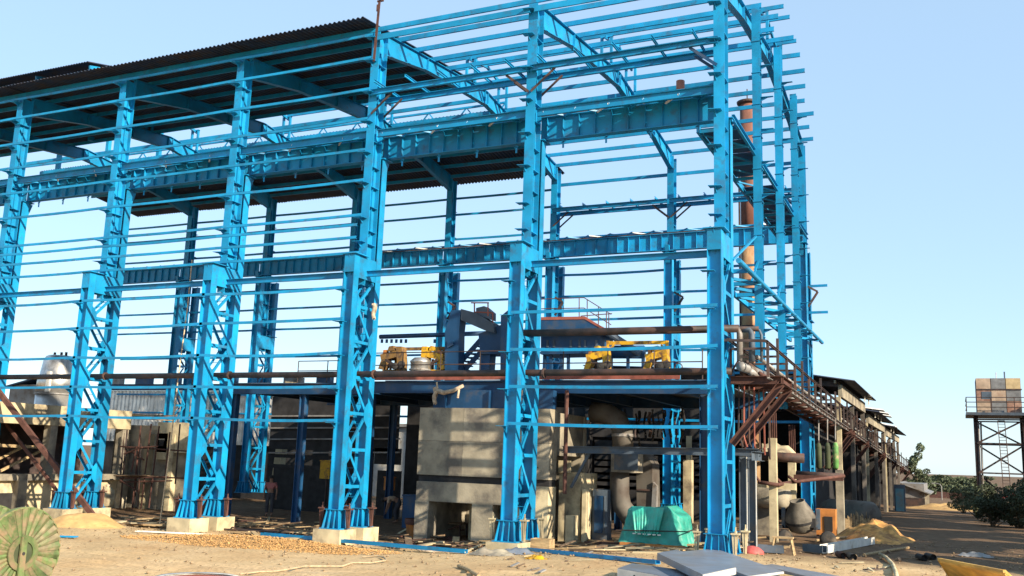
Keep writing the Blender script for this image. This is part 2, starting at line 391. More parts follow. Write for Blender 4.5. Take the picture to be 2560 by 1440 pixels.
for far in (0, 1):
    for y in PYS:
        yy = 2*MID-y if far else y
        for x in XS[1:]:
            e = random.choice((.55,.9,1.05,.7)) if x == -6 else 0
            hb(MB().ch((x,yy,rz(y)+.09),(x+6+e,yy,rz(y)+.09),.17,.065,(0,0,1),-1), 'purlin', M['blue'])
for y, z in ((7.85,18.95),(9.3,19.2),(10.95,18.95)):
    for x in (-6, -12, -18, -24):
        hb(MB().ch((x,y,z),(x+6+(.8 if x == -6 else 0),y,z),.15,.065,(0,0,1),-1), 'monitor_purlin', M['blue'])
for x in (0, -6, -12, -18, -24, -30):
    mf = hp('ridge_frame', (x, 0, 0))
    for y in (7.85, 10.95):
        for dx in (-.2, .2): MB().bar((dx,y,rz(y)-.02),(dx,y,18.87),.10,.10).build('post', M['blue'], mf)
        MB().bar((-.25,y,18.86),(.25,y,18.86),.12,.06).build('head_plate', M['blue'], mf)
    MB().bar((0,7.7,18.8),(0,9.3,19.1),.08,.14).bar((0,9.3,19.1),(0,11.1,18.8),.08,.14).build('top_rail', M['blue'], mf)
# corrugated roof sheets, one run for each bay and slope
def sheet_mesh(L, y0, y1, zf, pitch=.19, amp=.028, name='roof_sheet', mt=None):
    n = int(L/pitch)*4; b = MB()
    vs = []
    for i in range(n+1):
        x = L*i/n; h = amp*(1 if (i//2) % 2 else -1)
        vs.append((x, y0, zf(y0)+h)); vs.append((x, (y0+y1)/2, zf((y0+y1)/2)+h)); vs.append((x, y1, zf(y1)+h))
    fs = []
    for i in range(n): fs += [(3*i,3*i+3,3*i+4,3*i+1),(3*i+1,3*i+4,3*i+5,3*i+2)]
    b.add(vs, fs); b.add([(v[0],v[1],v[2]+.006) for v in vs], [tuple(reversed(f)) for f in fs])
    return b.mesh(name, mt or M['sheet'])
sn = sheet_mesh(6.06, .0, 8.95, lambda y: rz(y)+.215)
sf = sheet_mesh(6.06, 11.4, 18.95, lambda y: rz(y)+.215)
for x in XS[3:]:
    ob('roof_sheet', sn, hall, Vector((x-.12,0,random.uniform(0,.03)))-H0)
    ob('roof_sheet', sf, hall, Vector((x-.12,0,random.uniform(0,.03)))-H0)
# tall raised roof at the far end, on its own posts
rr = hp('raised_roof', (-34.2, 0, 0))
for y in (8.0, 12.6):
    for x in (0, -4, -8, -12): MB().bar((x,y,rz(8)),(x,y,21.6),.22,.22).build('post', M['blue'], rr)
    MB().ch((-16,y,21.6),(.2,y,21.6),.22,.1,(0,0,1)).build('eave_beam', M['blue'], rr)
for x in (0, -4, -8, -12): MB().bar((x,7.4,21.6),(x,10.3,22.3),.1,.22).bar((x,10.3,22.3),(x,13.2,21.6),.1,.22).build('rafter', M['blue'], rr)
for y in (8.4, 9.4, 11, 12): MB().bar((-16,y,21.8+(10.3-abs(y-10.3)-7.4)*.24+.0),(.2,y,21.8+(10.3-abs(y-10.3)-7.4)*.24),.06,.12).build('purlin', M['blue'], rr)
ob('roof_sheet', sheet_mesh(16.4, 7.1, 10.3, lambda y: 21.85+(y-7.4)*.24), rr, (-16.2,0,0)); ob('roof_sheet', sheet_mesh(16.4, 10.3, 13.5, lambda y: 21.85+(13.2-y)*.24), rr, (-16.2,0,0))
# lattice girders under the open ridge
for x in XS[3:-1]:
    lg = hp('lattice_girder', (x, 0, 0))
    for y in (11.3,):
        MB().bar((0,y,17.0),(6,y,17.0),.08,.09).build('chord', M['blue'], lg); MB().bar((0,y,18.2),(6,y,18.2),.08,.09).build('chord', M['blue'], lg)
        for k in range(6):
            MB().bar((k,y,17.0 if k%2 else 18.2),(k+1,y,18.2 if k%2 else 17.0),.05,.05).build('web_bar', M['blue'], lg)
# gable: wind posts, deck, wind girder
cg = MB().prism([(.12,.02,0),(.12,.20,0),(.52,.16,0),(.52,.06,0)],(0,0,.012)).prism([(.12,.1,0),(.4,.1,0),(.12,.1,-.12)],(0,.012,0)).mesh('girt_cleat', M['blue'])
spl = MB().box(-.155,.155,-.16,.16,-.01,.01).mesh('splice_plate', M['blue'])
for y, zt in ((4.75,17.42),(9.1,17.9),(12.95,17.5)):
    p = hp('wind_post', (.36, y, 0))
    MB().ib((0,0,4.4),(0,0,zt),.27,.26,(0,1,0)).build('post', M['blue'], p)
    for k, z in enumerate([5.5,6.62,7.7,8.8,9.9,11,12.1,13.2,14.3,15.4,16.5]):
        ob('splice_plate', spl, p, (0,0,z-.25)); ob('girt_cleat', cg, p, (0,-.1,z))
gd = hp('gable_walkway', (0,0,0))
MB().ch((.34-.06,1.3,12.42),(.28,17.0,12.42),.22,.09,(0,0,1)).build('edge_channel', M['blue'], gd)
MB().ch((-.92,1.9,12.42),(-.92,16.6,12.42),.22,.09,(0,0,1),-1).build('edge_channel', M['blue'], gd)
for k in range(9):
    y = 2.0+k*1.75
    MB().bar((-.9,y,12.36),(.25,y,12.36),.07,.10).build('joist', M['blue'], gd)
    if k < 8: MB().bar((-.9,y,12.30),(.25,y+1.7,12.30),.05,.05).build('lacing_bar', M['blue'], gd)
for k in range(11):
    y = 2.0+k*1.32
    if k in (4,): continue
    MB().box(-.86,.2,y,y+1.28,12.44,12.45).build('deck_plate', M['blue2'], gd)
gw = hp('wind_girder', (0,0,0))
MB().tube([(.6,.3,7.92),(.6,18.6,7.92)],.075,10).build('chord', M['blue'], gw)
MB().ch((-.55,1.7,7.88),(-.55,17.2,7.88),.16,.09,(0,0,1),-1).build('chord', M['blue'], gw)
for k in range(8):
    y = 1.6+k*1.95
    MB().bar((-.55,y,7.88),(.6,y,7.88),.09,.12).build('joist', M['blue'], gw)
    MB().ang((-.55,y,7.84),(.6,y+1.95,7.84),.09,(0,0,1)).build('lacing_bar', M['blue'], gw)
for y in (4.75, 9.1): MB().bar((.36,y-1.3,7.9),(.36,y,8.9),.06,.06).build('brace', M['blue'], gw)
MB().bar((.2,1.5,8.2),(.3,4.6,9.6),.06,.06).build('brace', M['blue'], gw)
for sx, Yf in ((0, 16.9),):
    for xx in (-.0, -6, -12, -18, -24):
        vb = hp('wall_bracket', (xx, 0, 0))
        MB().ang((.2,17.3,10.25),(.62,17.3,10.0),.09,(0,1,0)).ang((.62,17.3,10.0),(.2,17.3,9.35),.09,(0,1,0)).build('bracket_angle', M['rustdark'], vb)
pl = hb(MB().ang((-11.93,.60,15.75),(-11.85,.60,18.0),.10,(0,1,0)).bar((-11.95,.58,17.98),(-11.7,.58,17.98),.06,.06).bar((-11.93,.56,17.85),(-11.93,.56,17.6),.03,.05), 'lifting_post', M['rust'])

# ------------------------------------------------------------------ ground
def axis(lo, hi, fine0, fine1, step):
    a = []; x = fine0
    while x <= fine1: a.append(x); x += step
    k = step; x = fine1
    while x < hi: k *= 1.5; x += k; a.append(x)
    k = step; x = fine0; b = []
    while x > lo: k *= 1.5; x -= k; b.append(x)
    return b[::-1]+a
ax, ay = axis(-1500,1500,-30,11,.19), axis(-200,2500,-15,14,.19)
from mathutils import noise
def gzz(x, y):
    z = gz(x, y)
    d = max(abs(x+10)-26, abs(y-2)-20, 0)
    f = 1/(1+d*.2)
    z += f*(.045*noise.noise(Vector((x*.45,y*.45,3)))+.02*noise.noise(Vector((x*1.7,y*1.7,9))))
    if -16 < y < 0 and x < 8:
        for c0 in (-6.2, -7.9, -10.6):
            dd = abs(y-(c0+.10*(x+8)+.35*math.sin(x*.25+c0))); z -= .035*max(0, 1-(dd/.22)**2); z += .02*max(0, 1-((dd-.34)/.14)**2)
    return z
gb = MB(); gb.v = [(x,y,gzz(x,y)) for y in ay for x in ax]
n = len(ax); gb.f = [(j*n+i,j*n+i+1,(j+1)*n+i+1,(j+1)*n+i) for j in range(len(ay)-1) for i in range(n-1)]
def ground_mat():
    m = bpy.data.materials.new('dirt_ground'); m.use_nodes = True; nn = m.node_tree; b = nn.nodes['Principled BSDF']
    b.inputs['Roughness'].default_value = .95; b.inputs['Specular IOR Level'].default_value = .15
    tc = nn.nodes.new('ShaderNodeTexCoord')
    def nz(sc, det=8, ro=.6, dist=0):
        t = nn.nodes.new('ShaderNodeTexNoise'); t.inputs['Scale'].default_value = sc; t.inputs['Detail'].default_value = det; t.inputs['Roughness'].default_value = ro; t.inputs['Distortion'].default_value = dist
        nn.links.new(tc.outputs['Object'], t.inputs['Vector']); return t.outputs['Fac']
    def ramp(f, stops):
        r = nn.nodes.new('ShaderNodeValToRGB'); e = r.color_ramp.elements
        while len(e) < len(stops): e.new(.5)
        for q, (p, c) in zip(e, stops): q.position = p; q.color = (*c, 1)
        nn.links.new(f, r.inputs[0]); return r.outputs[0]
    def mix(fac, a, c, t='MIX'):
        x = nn.nodes.new('ShaderNodeMix'); x.data_type = 'RGBA'; x.blend_type = t
        nn.links.new(a, x.inputs['A']); nn.links.new(c, x.inputs['B'])
        if isinstance(fac, float): x.inputs['Factor'].default_value = fac
        else: nn.links.new(fac, x.inputs['Factor'])
        return x.outputs['Result']
    base = ramp(nz(.35), [(.3,(.45,.315,.17)),(.5,(.60,.43,.235)),(.72,(.69,.515,.31))])
    red = ramp(nz(.9,4), [(.3,(.48,.30,.15)),(.7,(.58,.39,.20))])
    c = mix(ramp(nz(.16,3), [(.45,(0,0,0)),(.62,(1,1,1))]), base, red)
    fine = ramp(nz(9,8,.7), [(.33,(.62,.60,.58)),(.55,(1,1,1)),(.8,(1.0,1.0,1.0))])
    c = mix(1.0, c, fine, 'MULTIPLY')
    # darker brown ground, broken by noise, inside the building and along the lane
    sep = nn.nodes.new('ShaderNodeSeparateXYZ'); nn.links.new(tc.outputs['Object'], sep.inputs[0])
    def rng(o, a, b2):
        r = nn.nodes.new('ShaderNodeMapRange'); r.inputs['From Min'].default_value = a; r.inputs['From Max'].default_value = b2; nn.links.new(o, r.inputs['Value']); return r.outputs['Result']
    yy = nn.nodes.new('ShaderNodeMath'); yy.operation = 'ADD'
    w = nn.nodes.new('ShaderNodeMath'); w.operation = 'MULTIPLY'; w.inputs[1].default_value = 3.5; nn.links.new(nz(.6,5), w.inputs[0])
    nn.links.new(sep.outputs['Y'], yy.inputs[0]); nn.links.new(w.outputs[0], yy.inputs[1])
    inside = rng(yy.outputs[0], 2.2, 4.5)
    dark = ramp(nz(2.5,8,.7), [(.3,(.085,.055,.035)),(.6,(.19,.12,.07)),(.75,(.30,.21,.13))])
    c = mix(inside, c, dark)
    nn.links.new(c, b.inputs['Base Color'])
    bmp = nn.nodes.new('ShaderNodeBump'); bmp.inputs['Strength'].default_value = .55; bmp.inputs['Distance'].default_value = .05
    nn.links.new(nz(5,10,.75), bmp.inputs['Height']); nn.links.new(bmp.outputs[0], b.inputs['Normal'])
    return m
M['ground'] = ground_mat()
structure(gb.build('ground', M['ground'], smooth=True))
def G(px, py, z0=None):
    p = PZ(px, py, 0)
    for _ in range(4): p = PZ(px, py, gz(p.x, p.y))
    return p

# ------------------------------------------------------------------ concrete plinth, platform and machines inside the hall
pl = T('concrete_plinth', 'big shuttered concrete machine plinth with portal opening beside laced column', 'plinth', (-8.2, 3.4, -.4))
def part(mb, name, mt, par, smooth=False): return mb.build(name, mt, par, -par.location, smooth)
a, b_ = PY(1050,1022,3.2), PY(1376,1022,3.2); zt = 3.98
xs_ = [a.x, a.x+1.72, a.x+3.4, b_.x]
for i in range(3):
    for z0_, z1_ in ((1.72,2.86),(2.868,zt)):
        dy = random.uniform(0,.012); part(MB().box(xs_[i]+.004,xs_[i+1]-.004,3.2+dy,3.85,z0_,z1_), 'concrete_lift', M['conc'], pl)
for k in range(14):
    c = V(random.uniform(a.x+.3,b_.x-.3),3.19,random.choice((2.1,2.5,3.2,3.6))); part(MB().lathe(c+V(0,.03,0),[(.022,0),(.022,.01)],8,(0,-1,0)), 'tie_hole', M['dark'], pl)
part(MB().box(a.x+.03,b_.x-.02,3.3,3.8,1.5,1.72), 'recess_band', M['dark'], pl)
part(MB().box(a.x+.12,b_.x-1.3,3.02,3.6,.86,1.5), 'lintel', M['conc'], pl)
for x0, x1 in ((a.x+.1, a.x+.62),(a.x+2.25, a.x+3.0)): part(MB().box(x0,x1,3.02,3.6,-.8,.86), 'pier', M['conc'], pl)
part(MB().box(b_.x-1.4,b_.x,3.2,3.85,-.8,1.5), 'wall_panel', M['cream'], pl)
part(MB().box(a.x+1.35,a.x+1.75,4.6,5.2,-.8,1.6), 'pier', M['cream'], pl)
part(MB().box(a.x+.3,b_.x,6.4,6.6,-.8,3.9), 'back_wall', M['conc'], pl)
part(MB().box(a.x+.05,a.x+.3,3.85,6.4,-.8,3.9), 'side_wall', M['conc'], pl)
part(MB().box(b_.x-.3,b_.x-.05,3.85,6.4,2.5,3.9), 'side_wall', M['conc'], pl)
ax0, ax1 = PY(1398,1200,4.6).x, PY(1452,1200,4.6).x
part(MB().box(ax0,ax1,4.6,6.2,-.8,1.95), 'annex_wall', M['cream'], pl)
part(MB().box(ax0,ax1-.35,4.5,4.6,1.95,2.35), 'annex_beam', M['cream'], pl)
part(MB().box(PY(1456,1200,4.3).x,PY(1466,1200,4.3).x,4.3,4.8,-.8,1.45), 'pier', M['cream'], pl)
part(MB().box(PY(1414,1300,3.7).x,PY(1434,1300,3.7).x,3.7,4.1,-.8,.62), 'stub_block', M['cream'], pl)

pf = T('equipment_platform', 'dark blue steel platform with red kick plate and handrail over the plinth', 'platform', (-9, 5, 0))
Z0 = 5.0
FX0, FX1 = -21, -1.0
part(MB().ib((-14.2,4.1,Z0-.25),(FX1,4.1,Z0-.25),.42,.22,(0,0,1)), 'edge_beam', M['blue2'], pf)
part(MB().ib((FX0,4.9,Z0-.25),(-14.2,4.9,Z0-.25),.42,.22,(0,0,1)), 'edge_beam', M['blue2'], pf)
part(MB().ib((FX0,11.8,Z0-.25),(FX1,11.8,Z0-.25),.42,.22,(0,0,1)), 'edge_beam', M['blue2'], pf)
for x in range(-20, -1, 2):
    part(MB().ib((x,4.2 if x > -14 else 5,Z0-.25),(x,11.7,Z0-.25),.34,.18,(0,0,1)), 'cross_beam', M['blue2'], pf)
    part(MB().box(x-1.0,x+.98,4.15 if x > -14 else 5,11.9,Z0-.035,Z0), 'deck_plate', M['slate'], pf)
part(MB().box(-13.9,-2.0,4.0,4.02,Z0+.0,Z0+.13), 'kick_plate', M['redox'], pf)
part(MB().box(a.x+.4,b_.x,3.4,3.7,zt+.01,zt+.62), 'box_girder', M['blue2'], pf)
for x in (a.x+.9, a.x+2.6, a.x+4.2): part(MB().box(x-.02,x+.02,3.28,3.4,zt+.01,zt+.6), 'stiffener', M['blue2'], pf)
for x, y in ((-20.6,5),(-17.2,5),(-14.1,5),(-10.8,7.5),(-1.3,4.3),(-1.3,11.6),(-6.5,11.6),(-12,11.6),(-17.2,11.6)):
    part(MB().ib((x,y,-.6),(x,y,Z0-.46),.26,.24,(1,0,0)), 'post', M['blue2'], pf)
rl = empty('handrail', pf)
def rail_run(pts, h=1.0, mt='redox', par=None, r=.02, n=None):
    for p, q in zip(pts, pts[1:]):
        p = Vector(p); q = Vector(q); L = (q-p).length; k = max(1, round(L/1.5)) if n is None else n
        for f in (h, h*.55): MB().tube([p+V(0,0,f), q+V(0,0,f)], r, 6).build('rail', M[mt], par, -par.parent.location if par.parent else -par.location)
        for i in range(k+1):
            c = p+(q-p)*(i/k); MB().tube([c, c+V(0,0,h)], r, 6).build('stanchion', M[mt], par, -par.parent.location if par.parent else -par.location)
rail_run([(-13.8,4.05,Z0),(-1.3,4.05,Z0)], 1.0, 'rustdark', rl)
rail_run([(-17.6,5.0,Z0),(-14.8,5.0,Z0)], .85, 'rustdark', rl)
# lower cross beam in the bay with knee struts
cb = T('cross_beam', 'slate blue steel beam spanning low between plinth and corner column', 'beam', (-3, 3.6, 2.6))
part(MB().ib((-5.75,3.6,2.7),(.55,3.6,2.78),.22,.2,(0,0,1)), 'beam', M['slate'], cb)
part(MB().ch((.55,2.4,2.66),(.55,3.9,2.66),.26,.1,(0,0,1)), 'end_channel', M['slate'], cb)
part(MB().bar((-5.5,3.75,1.5),(-4.9,3.75,2.6),.08,.08), 'knee_strut', M['slate'], cb)
part(MB().tube([(-5.62,3.5,1.3),(-5.62,3.5,4.6)],.07,8), 'standpipe', M['rust'], cb)
# pipes running through the columns
def pipe(name, label, pts, r, mt, cat='pipe', group=None):
    o = T(name, label, cat, pts[0], group); part(MB().tube(pts, r, 12), 'pipe_run', mt, o, True); return o
o = pipe('steam_pipe', 'long dark rusty pipe threaded through the laced columns at platform level', [(-36,.78,4.88),(-.2,.78,4.92),(.3,.78,4.92)], .10, M['pipeblk'])
for x in (-5.9,-11.9,-17.9,-23.9): part(MB().lathe((x+.6,.78,4.9),[(.15,-.03),(.15,.03)],12,(1,0,0)), 'pipe_flange', M['rustdark'], o)
o = pipe('steam_pipe', 'upper dark pipe between the last two columns turning down past the chimney', [(-6.2,.78,6.12),(.5,.78,6.1)], .11, M['pipeblk'])
for k, x in enumerate((.52,.82,1.05)):
    part(MB().tube([(x-.3,.8+k*.16,6.1),(x-.05,.8+k*.16,6.08),(x,.8+k*.16,5.95),(x,.8+k*.16,5.2)],.085 if k < 2 else .04,10), 'down_pipe', M['slate' if k else 'grey'], o, True)
part(MB().tube([(-.1,.8,6.12),(1.0,1.0,6.12)],.06,8), 'branch_pipe', M['rustdark'], o, True)
o = pipe('busbar_pipe', 'thin dark conduit with hanging clips crossing behind the hoist frame', [tuple(PY(950,842,7)),tuple(PY(1250,832,7))], .09, M['blue2'])
for k in range(7):
    c = PY(955+k*12+(60 if k == 6 else 0),850,7); part(MB().box(c.x-.05,c.x+.05,c.y-.02,c.y+.02,c.z-.12,c.z+.03), 'clip', M['blue2'], o)

# hoist frame with tapered arm, stair and tower
hf = T('hoist_frame', 'dark blue hoist frame with tapered arm, stair flight and square tower', 'hoist frame', PY(1140,985,5))
def c3(pp, Y): return [PY(x, y, Y) for x, y in pp]
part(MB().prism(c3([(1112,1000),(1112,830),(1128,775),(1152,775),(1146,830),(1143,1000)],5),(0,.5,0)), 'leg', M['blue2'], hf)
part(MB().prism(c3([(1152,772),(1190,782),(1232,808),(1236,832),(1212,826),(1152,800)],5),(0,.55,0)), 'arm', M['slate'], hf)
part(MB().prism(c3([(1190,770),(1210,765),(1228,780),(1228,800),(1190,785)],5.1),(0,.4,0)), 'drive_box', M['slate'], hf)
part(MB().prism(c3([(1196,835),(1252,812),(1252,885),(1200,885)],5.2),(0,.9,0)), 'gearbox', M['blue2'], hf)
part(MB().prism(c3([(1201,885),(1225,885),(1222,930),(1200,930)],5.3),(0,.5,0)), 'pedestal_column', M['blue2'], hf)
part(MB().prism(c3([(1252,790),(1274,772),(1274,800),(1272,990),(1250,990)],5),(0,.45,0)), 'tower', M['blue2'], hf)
st = empty('stair', hf)
for dy in (0, 14):
    p, q = PY(1146,912+dy*2.2,5.6), PY(1203,848+dy*2.2,5.6); MB().bar(p,q,.05,.18).build('stringer', M['blue2'], st, -hf.location)
for k in range(7):
    p = PY(1148+k*8.6,922-k*9.4,5.6); MB().box(p.x-.14,p.x+.14,5.55,6.2,p.z-.02,p.z+.02).build('tread', M['blue2'], st, -hf.location)
rr2 = empty('top_rail', hf)
for p, q in (((1178,757),(1222,757)),((1186,757),(1186,790)),((1220,757),(1220,790)),((1186,780),(1232,782)),((1232,782),(1232,812))):
    MB().tube([PY(*p,5.1),PY(*q,5.1)],.025,6).build('rail', M['redox'], rr2, -hf.location)
part(MB().prism(c3([(1118,870),(1132,862),(1132,850),(1118,850)],4.9),(0,.1,0)), 'splice_plate', M['blue2'], hf)

# housing with walkway roof and rails
ho = T('machine_housing', 'dark blue boxy housing with overhanging railed roof deck above the platform', 'housing', PY(1430,905,7))
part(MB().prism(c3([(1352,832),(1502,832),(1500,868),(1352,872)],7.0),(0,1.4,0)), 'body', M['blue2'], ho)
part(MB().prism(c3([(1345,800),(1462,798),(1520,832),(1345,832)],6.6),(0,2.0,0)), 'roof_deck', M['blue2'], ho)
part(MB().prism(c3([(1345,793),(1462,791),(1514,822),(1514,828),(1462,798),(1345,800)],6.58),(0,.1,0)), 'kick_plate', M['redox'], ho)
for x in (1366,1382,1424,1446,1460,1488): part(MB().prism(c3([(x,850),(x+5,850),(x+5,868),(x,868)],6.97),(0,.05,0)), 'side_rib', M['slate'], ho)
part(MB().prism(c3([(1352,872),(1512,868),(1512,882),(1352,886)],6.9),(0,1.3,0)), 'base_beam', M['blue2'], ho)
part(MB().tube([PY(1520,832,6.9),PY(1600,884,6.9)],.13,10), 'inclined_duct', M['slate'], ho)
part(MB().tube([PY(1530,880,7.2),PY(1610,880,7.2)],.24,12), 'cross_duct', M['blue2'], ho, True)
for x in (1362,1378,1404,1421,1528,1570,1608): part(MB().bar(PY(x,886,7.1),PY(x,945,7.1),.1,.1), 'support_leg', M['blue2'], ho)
hr = empty('roof_rail', ho)
for p, q in (((1350,748),(1460,744)),((1460,744),(1528,786)),((1350,772),(1460,770)),((1460,770),(1528,812)),((1448,746),(1448,796)),((1468,750),(1468,800)),((1496,768),(1496,815)),((1516,780),(1516,824)),((1522,784),(1522,826)),((1452,790),(1530,784))):
    MB().tube([PY(*p,6.7),PY(*q,6.7)],.018,6).build('rail', M['rust'], hr, -ho.location)

# yellow presses under gantries
def press(px, label, flip=1, mt='yellow'):
    Y = 5.2; s = 1
    o = T('yellow_press', label, 'machine', PY(px,945,Y), 'yellow machines on the platform')
    def q(l): return [PY(px+x*flip, y, Y) for x, y in l]
    part(MB().prism(q([(-24,945),(10,945),(8,924),(-22,924)]),(0,.6,0)), 'base', M[mt], o)
    part(MB().prism(q([(8,945),(27,945),(29,905),(26,866),(12,866),(14,905)]),(0,.35,0)), 'column', M[mt], o)
    part(MB().prism(q([(-28,886),(12,876),(13,892),(-8,898),(-26,899)]),(0,.5,0)), 'head', M[mt], o)
    part(MB().prism(q([(-33,922),(-25,899),(-15,899),(-13,908),(-21,924)]),(0,.35,0)), 'jaw', M[mt], o)
    part(MB().bar(PY(px-14*flip,900,Y-.08),PY(px+24*flip,922,Y-.08),.08,.10), 'lever', M['rustdark'], o)
    part(MB().prism(q([(-10,878),(-6,866),(4,864),(8,876)]),(0,.3,0)), 'feed_cup', M[mt], o)
    part(MB().prism(q([(-21,886),(-13,884),(-13,874),(-20,875)]),(0,.2,0)), 'clamp', M['orange'], o)
    part(MB().tube([PY(px-16*flip,900,Y+.2),PY(px-16*flip,924,Y+.2)],.06,8), 'ram', M['grey'], o)
    part(MB().tube([PY(px-2*flip,898,Y+.2),PY(px-2*flip,924,Y+.2)],.05,8), 'ram', M['rustdark'], o)
    c = PY(px+12*flip,916,Y-.05); part(MB().lathe(c,[(.11,0),(.13,.04),(.13,.14),(.05,.16)],14,(0,-1,0)), 'motor', M['rubber'], o)
    c = PY(px+27*flip,912,Y-.05); part(MB().lathe(c,[(.14,0),(.14,.1),(.07,.12)],14,(0,-1,0)), 'flywheel', M['rubber'], o)
    part(MB().prism(q([(-20,944),(-13,944),(-13,931),(-20,931)]),(0,-.05,0)), 'nozzle', M['white'], o)
    return o
press(1492,'yellow press under the gantry beam beside the dark blue housing')
press(1640,'yellow press with black flywheels close to the corner column')
press(978,'yellow press coloured dark as shade behind the laced column', 1, 'dkyel')
press(1080,'yellow press with white pot beside the dark blue hoist frame', -1, 'yellow')
def gantry(x0, x1, ytop, ybot, label, mt='yellow'):
    o = T('gantry', label, 'gantry', PY(x0,945,5.6), 'yellow gantries over the presses')
    part(MB().bar(PY(x0,ytop+6,5.6),PY(x1,ytop+4,5.6),.08,.12), 'beam', M[mt], o)
    for x in (x0, x1): part(MB().bar(PY(x,945,5.6),PY(x,ytop,5.6),.085,.09,(0,1,0)), 'post', M[mt], o)
    for x in (x0+5, x1-5): part(MB().bar(PY(x,ytop+22,5.55),PY(x+(10 if x < (x0+x1)/2 else -10),ytop+10,5.55),.06,.06), 'haunch', M[mt], o)
gantry(1520,1668,852,940,'yellow portal gantry over the pair of bright presses')
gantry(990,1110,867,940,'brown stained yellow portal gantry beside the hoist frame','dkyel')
pt = T('ladle_pot', 'pale grey riveted pot under the stained gantry', 'pot', PY(1048,945,5.0))
part(MB().lathe(PY(1050,945,5.0),[(.30,0),(.36,.1),(.38,.55),(.40,.57),(.40,.62),(.28,.72),(.26,.74)],18), 'shell', M['silver'], pt, True)
part(MB().lathe(PY(1050,925,5.0),[(.41,-.02),(.41,.03)],18), 'band', M['grey'], pt)
hw = T('valve_wheel', 'small handwheel on a stem beside the corner column', 'valve', PY(1690,945,4.6))
part(MB().tube([PY(1696,945,4.6),PY(1696,925,4.6)],.03,6), 'stem', M['rustdark'], hw)
c = PY(1696,918,4.6); part(MB().tube([c+V(.13*math.cos(t*.5236),0,.13*math.sin(t*.5236)) for t in range(13)],.018,6), 'wheel', M['rustdark'], hw)

# ventilation ducts and hopper below the platform
du = T('ventilation_duct', 'stained grey round duct bending down under the platform', 'duct', PY(1555,1300,6))
YD = 6.2
part(MB().tube([PY(1480,1030,YD),PY(1520,1035,YD),PY(1545,1050,YD),PY(1556,1080,YD),PY(1557,1118,YD)],.36,16), 'upper_bend', M['duct'], du, True)
part(MB().lathe(PY(1557,1088,YD),[(.39,-.05),(.39,.05)],16), 'band', M['grey'], du)
part(MB().tube([PY(1549,1180,YD),PY(1549,1235,YD),PY(1555,1265,YD),PY(1580,1300,YD),PY(1600,1320,YD)],.33,16), 'lower_bend', M['duct'], du, True)
p0, p1 = PY(1527,1180,YD-.5), PY(1584,1126,YD-.5)
part(MB().box(p0.x,p1.x,YD-.5,YD+.6,p0.z,p1.z), 'damper_box', M['conc'], du)
part(MB().box(p0.x+.12,p0.x+.95,YD-.52,YD-.50,p0.z+.08,p1.z-.1), 'damper_screen', M['slate'], du)
hp2 = T('hopper', 'tall weathered grey hopper behind the green tarpaulin', 'hopper', PY(1610,1300,7))
part(MB().prism(c3([(1590,1140),(1615,1135),(1630,1160),(1632,1270),(1592,1270)],7),(0,.9,0)), 'shell', M['duct'], hp2)
part(MB().prism(c3([(1632,1205),(1642,1215),(1640,1275),(1628,1275)],6.9),(0,.2,0)), 'side_chute', M['grey'], hp2)
part(MB().box(PY(1592,1222,6.96).x,PY(1634,1222,6.96).x,6.94,6.98,PY(1592,1226,6.96).z,PY(1592,1222,6.96).z), 'band', M['rustdark'], hp2)
for k in range(12):
    x = 1588+k*11+random.uniform(-4,4); y0 = random.uniform(1020,1035); y1 = random.uniform(1085,1115)
    pts = [PY(x+math.sin(i*1.3+k)*2.5, y0+(y1-y0)*i/5, 6.5+random.uniform(-.6,.6)) for i in range(6)]
    o = MB().tube(pts, random.uniform(.03,.06), 6).build('hanging_cable', M['dark' if k % 3 else 'rustdark'])
    thing(o, 'dark cable hanging in the tangle under the platform', 'cable', 'cables hanging under the platform')
cab = T('switch_cabinet', 'tall narrow slate cabinet standing in the shadow beside the concrete pier', 'cabinet', PY(1495,1320,5.6))
q0, q1 = PY(1480,1330,5.6), PY(1518,1225,5.6)
part(MB().box(q0.x,q1.x,5.6,6.1,-.5,q1.z), 'body', M['slate'], cab)
part(MB().box(q0.x+.08,q0.x+.38,5.56,5.6,.0,q1.z-.2), 'door', M['blue2'], cab); part(MB().box(q0.x+.42,q1.x-.06,5.56,5.6,.0,q1.z-.2), 'door', M['slate'], cab)

# back wall: dark boards with openings, middle moved inward to darken the bays
bw = T('boarded_back_wall', 'dark boarded rear wall with slatted bright gaps beyond the platform', 'wall', (-12, 19.6, 0))
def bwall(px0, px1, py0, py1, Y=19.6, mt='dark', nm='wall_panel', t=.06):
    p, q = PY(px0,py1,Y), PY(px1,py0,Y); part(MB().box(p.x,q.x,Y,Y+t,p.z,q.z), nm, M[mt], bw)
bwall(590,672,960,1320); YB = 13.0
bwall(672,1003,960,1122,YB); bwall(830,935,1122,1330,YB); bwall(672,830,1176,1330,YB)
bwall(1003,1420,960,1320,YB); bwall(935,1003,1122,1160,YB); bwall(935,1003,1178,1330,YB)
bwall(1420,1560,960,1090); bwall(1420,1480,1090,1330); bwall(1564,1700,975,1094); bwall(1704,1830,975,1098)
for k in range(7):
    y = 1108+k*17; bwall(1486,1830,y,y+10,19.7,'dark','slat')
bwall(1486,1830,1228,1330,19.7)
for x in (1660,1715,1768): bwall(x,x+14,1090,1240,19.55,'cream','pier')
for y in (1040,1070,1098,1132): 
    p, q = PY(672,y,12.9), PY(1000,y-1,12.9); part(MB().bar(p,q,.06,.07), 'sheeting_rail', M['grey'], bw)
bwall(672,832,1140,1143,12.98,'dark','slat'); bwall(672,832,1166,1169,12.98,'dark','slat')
wst = T('white_store', 'white painted store glimpsed through the gap in the boarded wall', 'building', (-33,30,0))
part(MB().box(-40,-14,30,34,-1,4.2), 'wall', M['white'], wst); part(MB().box(-40.3,-13.7,29.7,34.3,4.2,4.4), 'roof', M['grey'], wst)
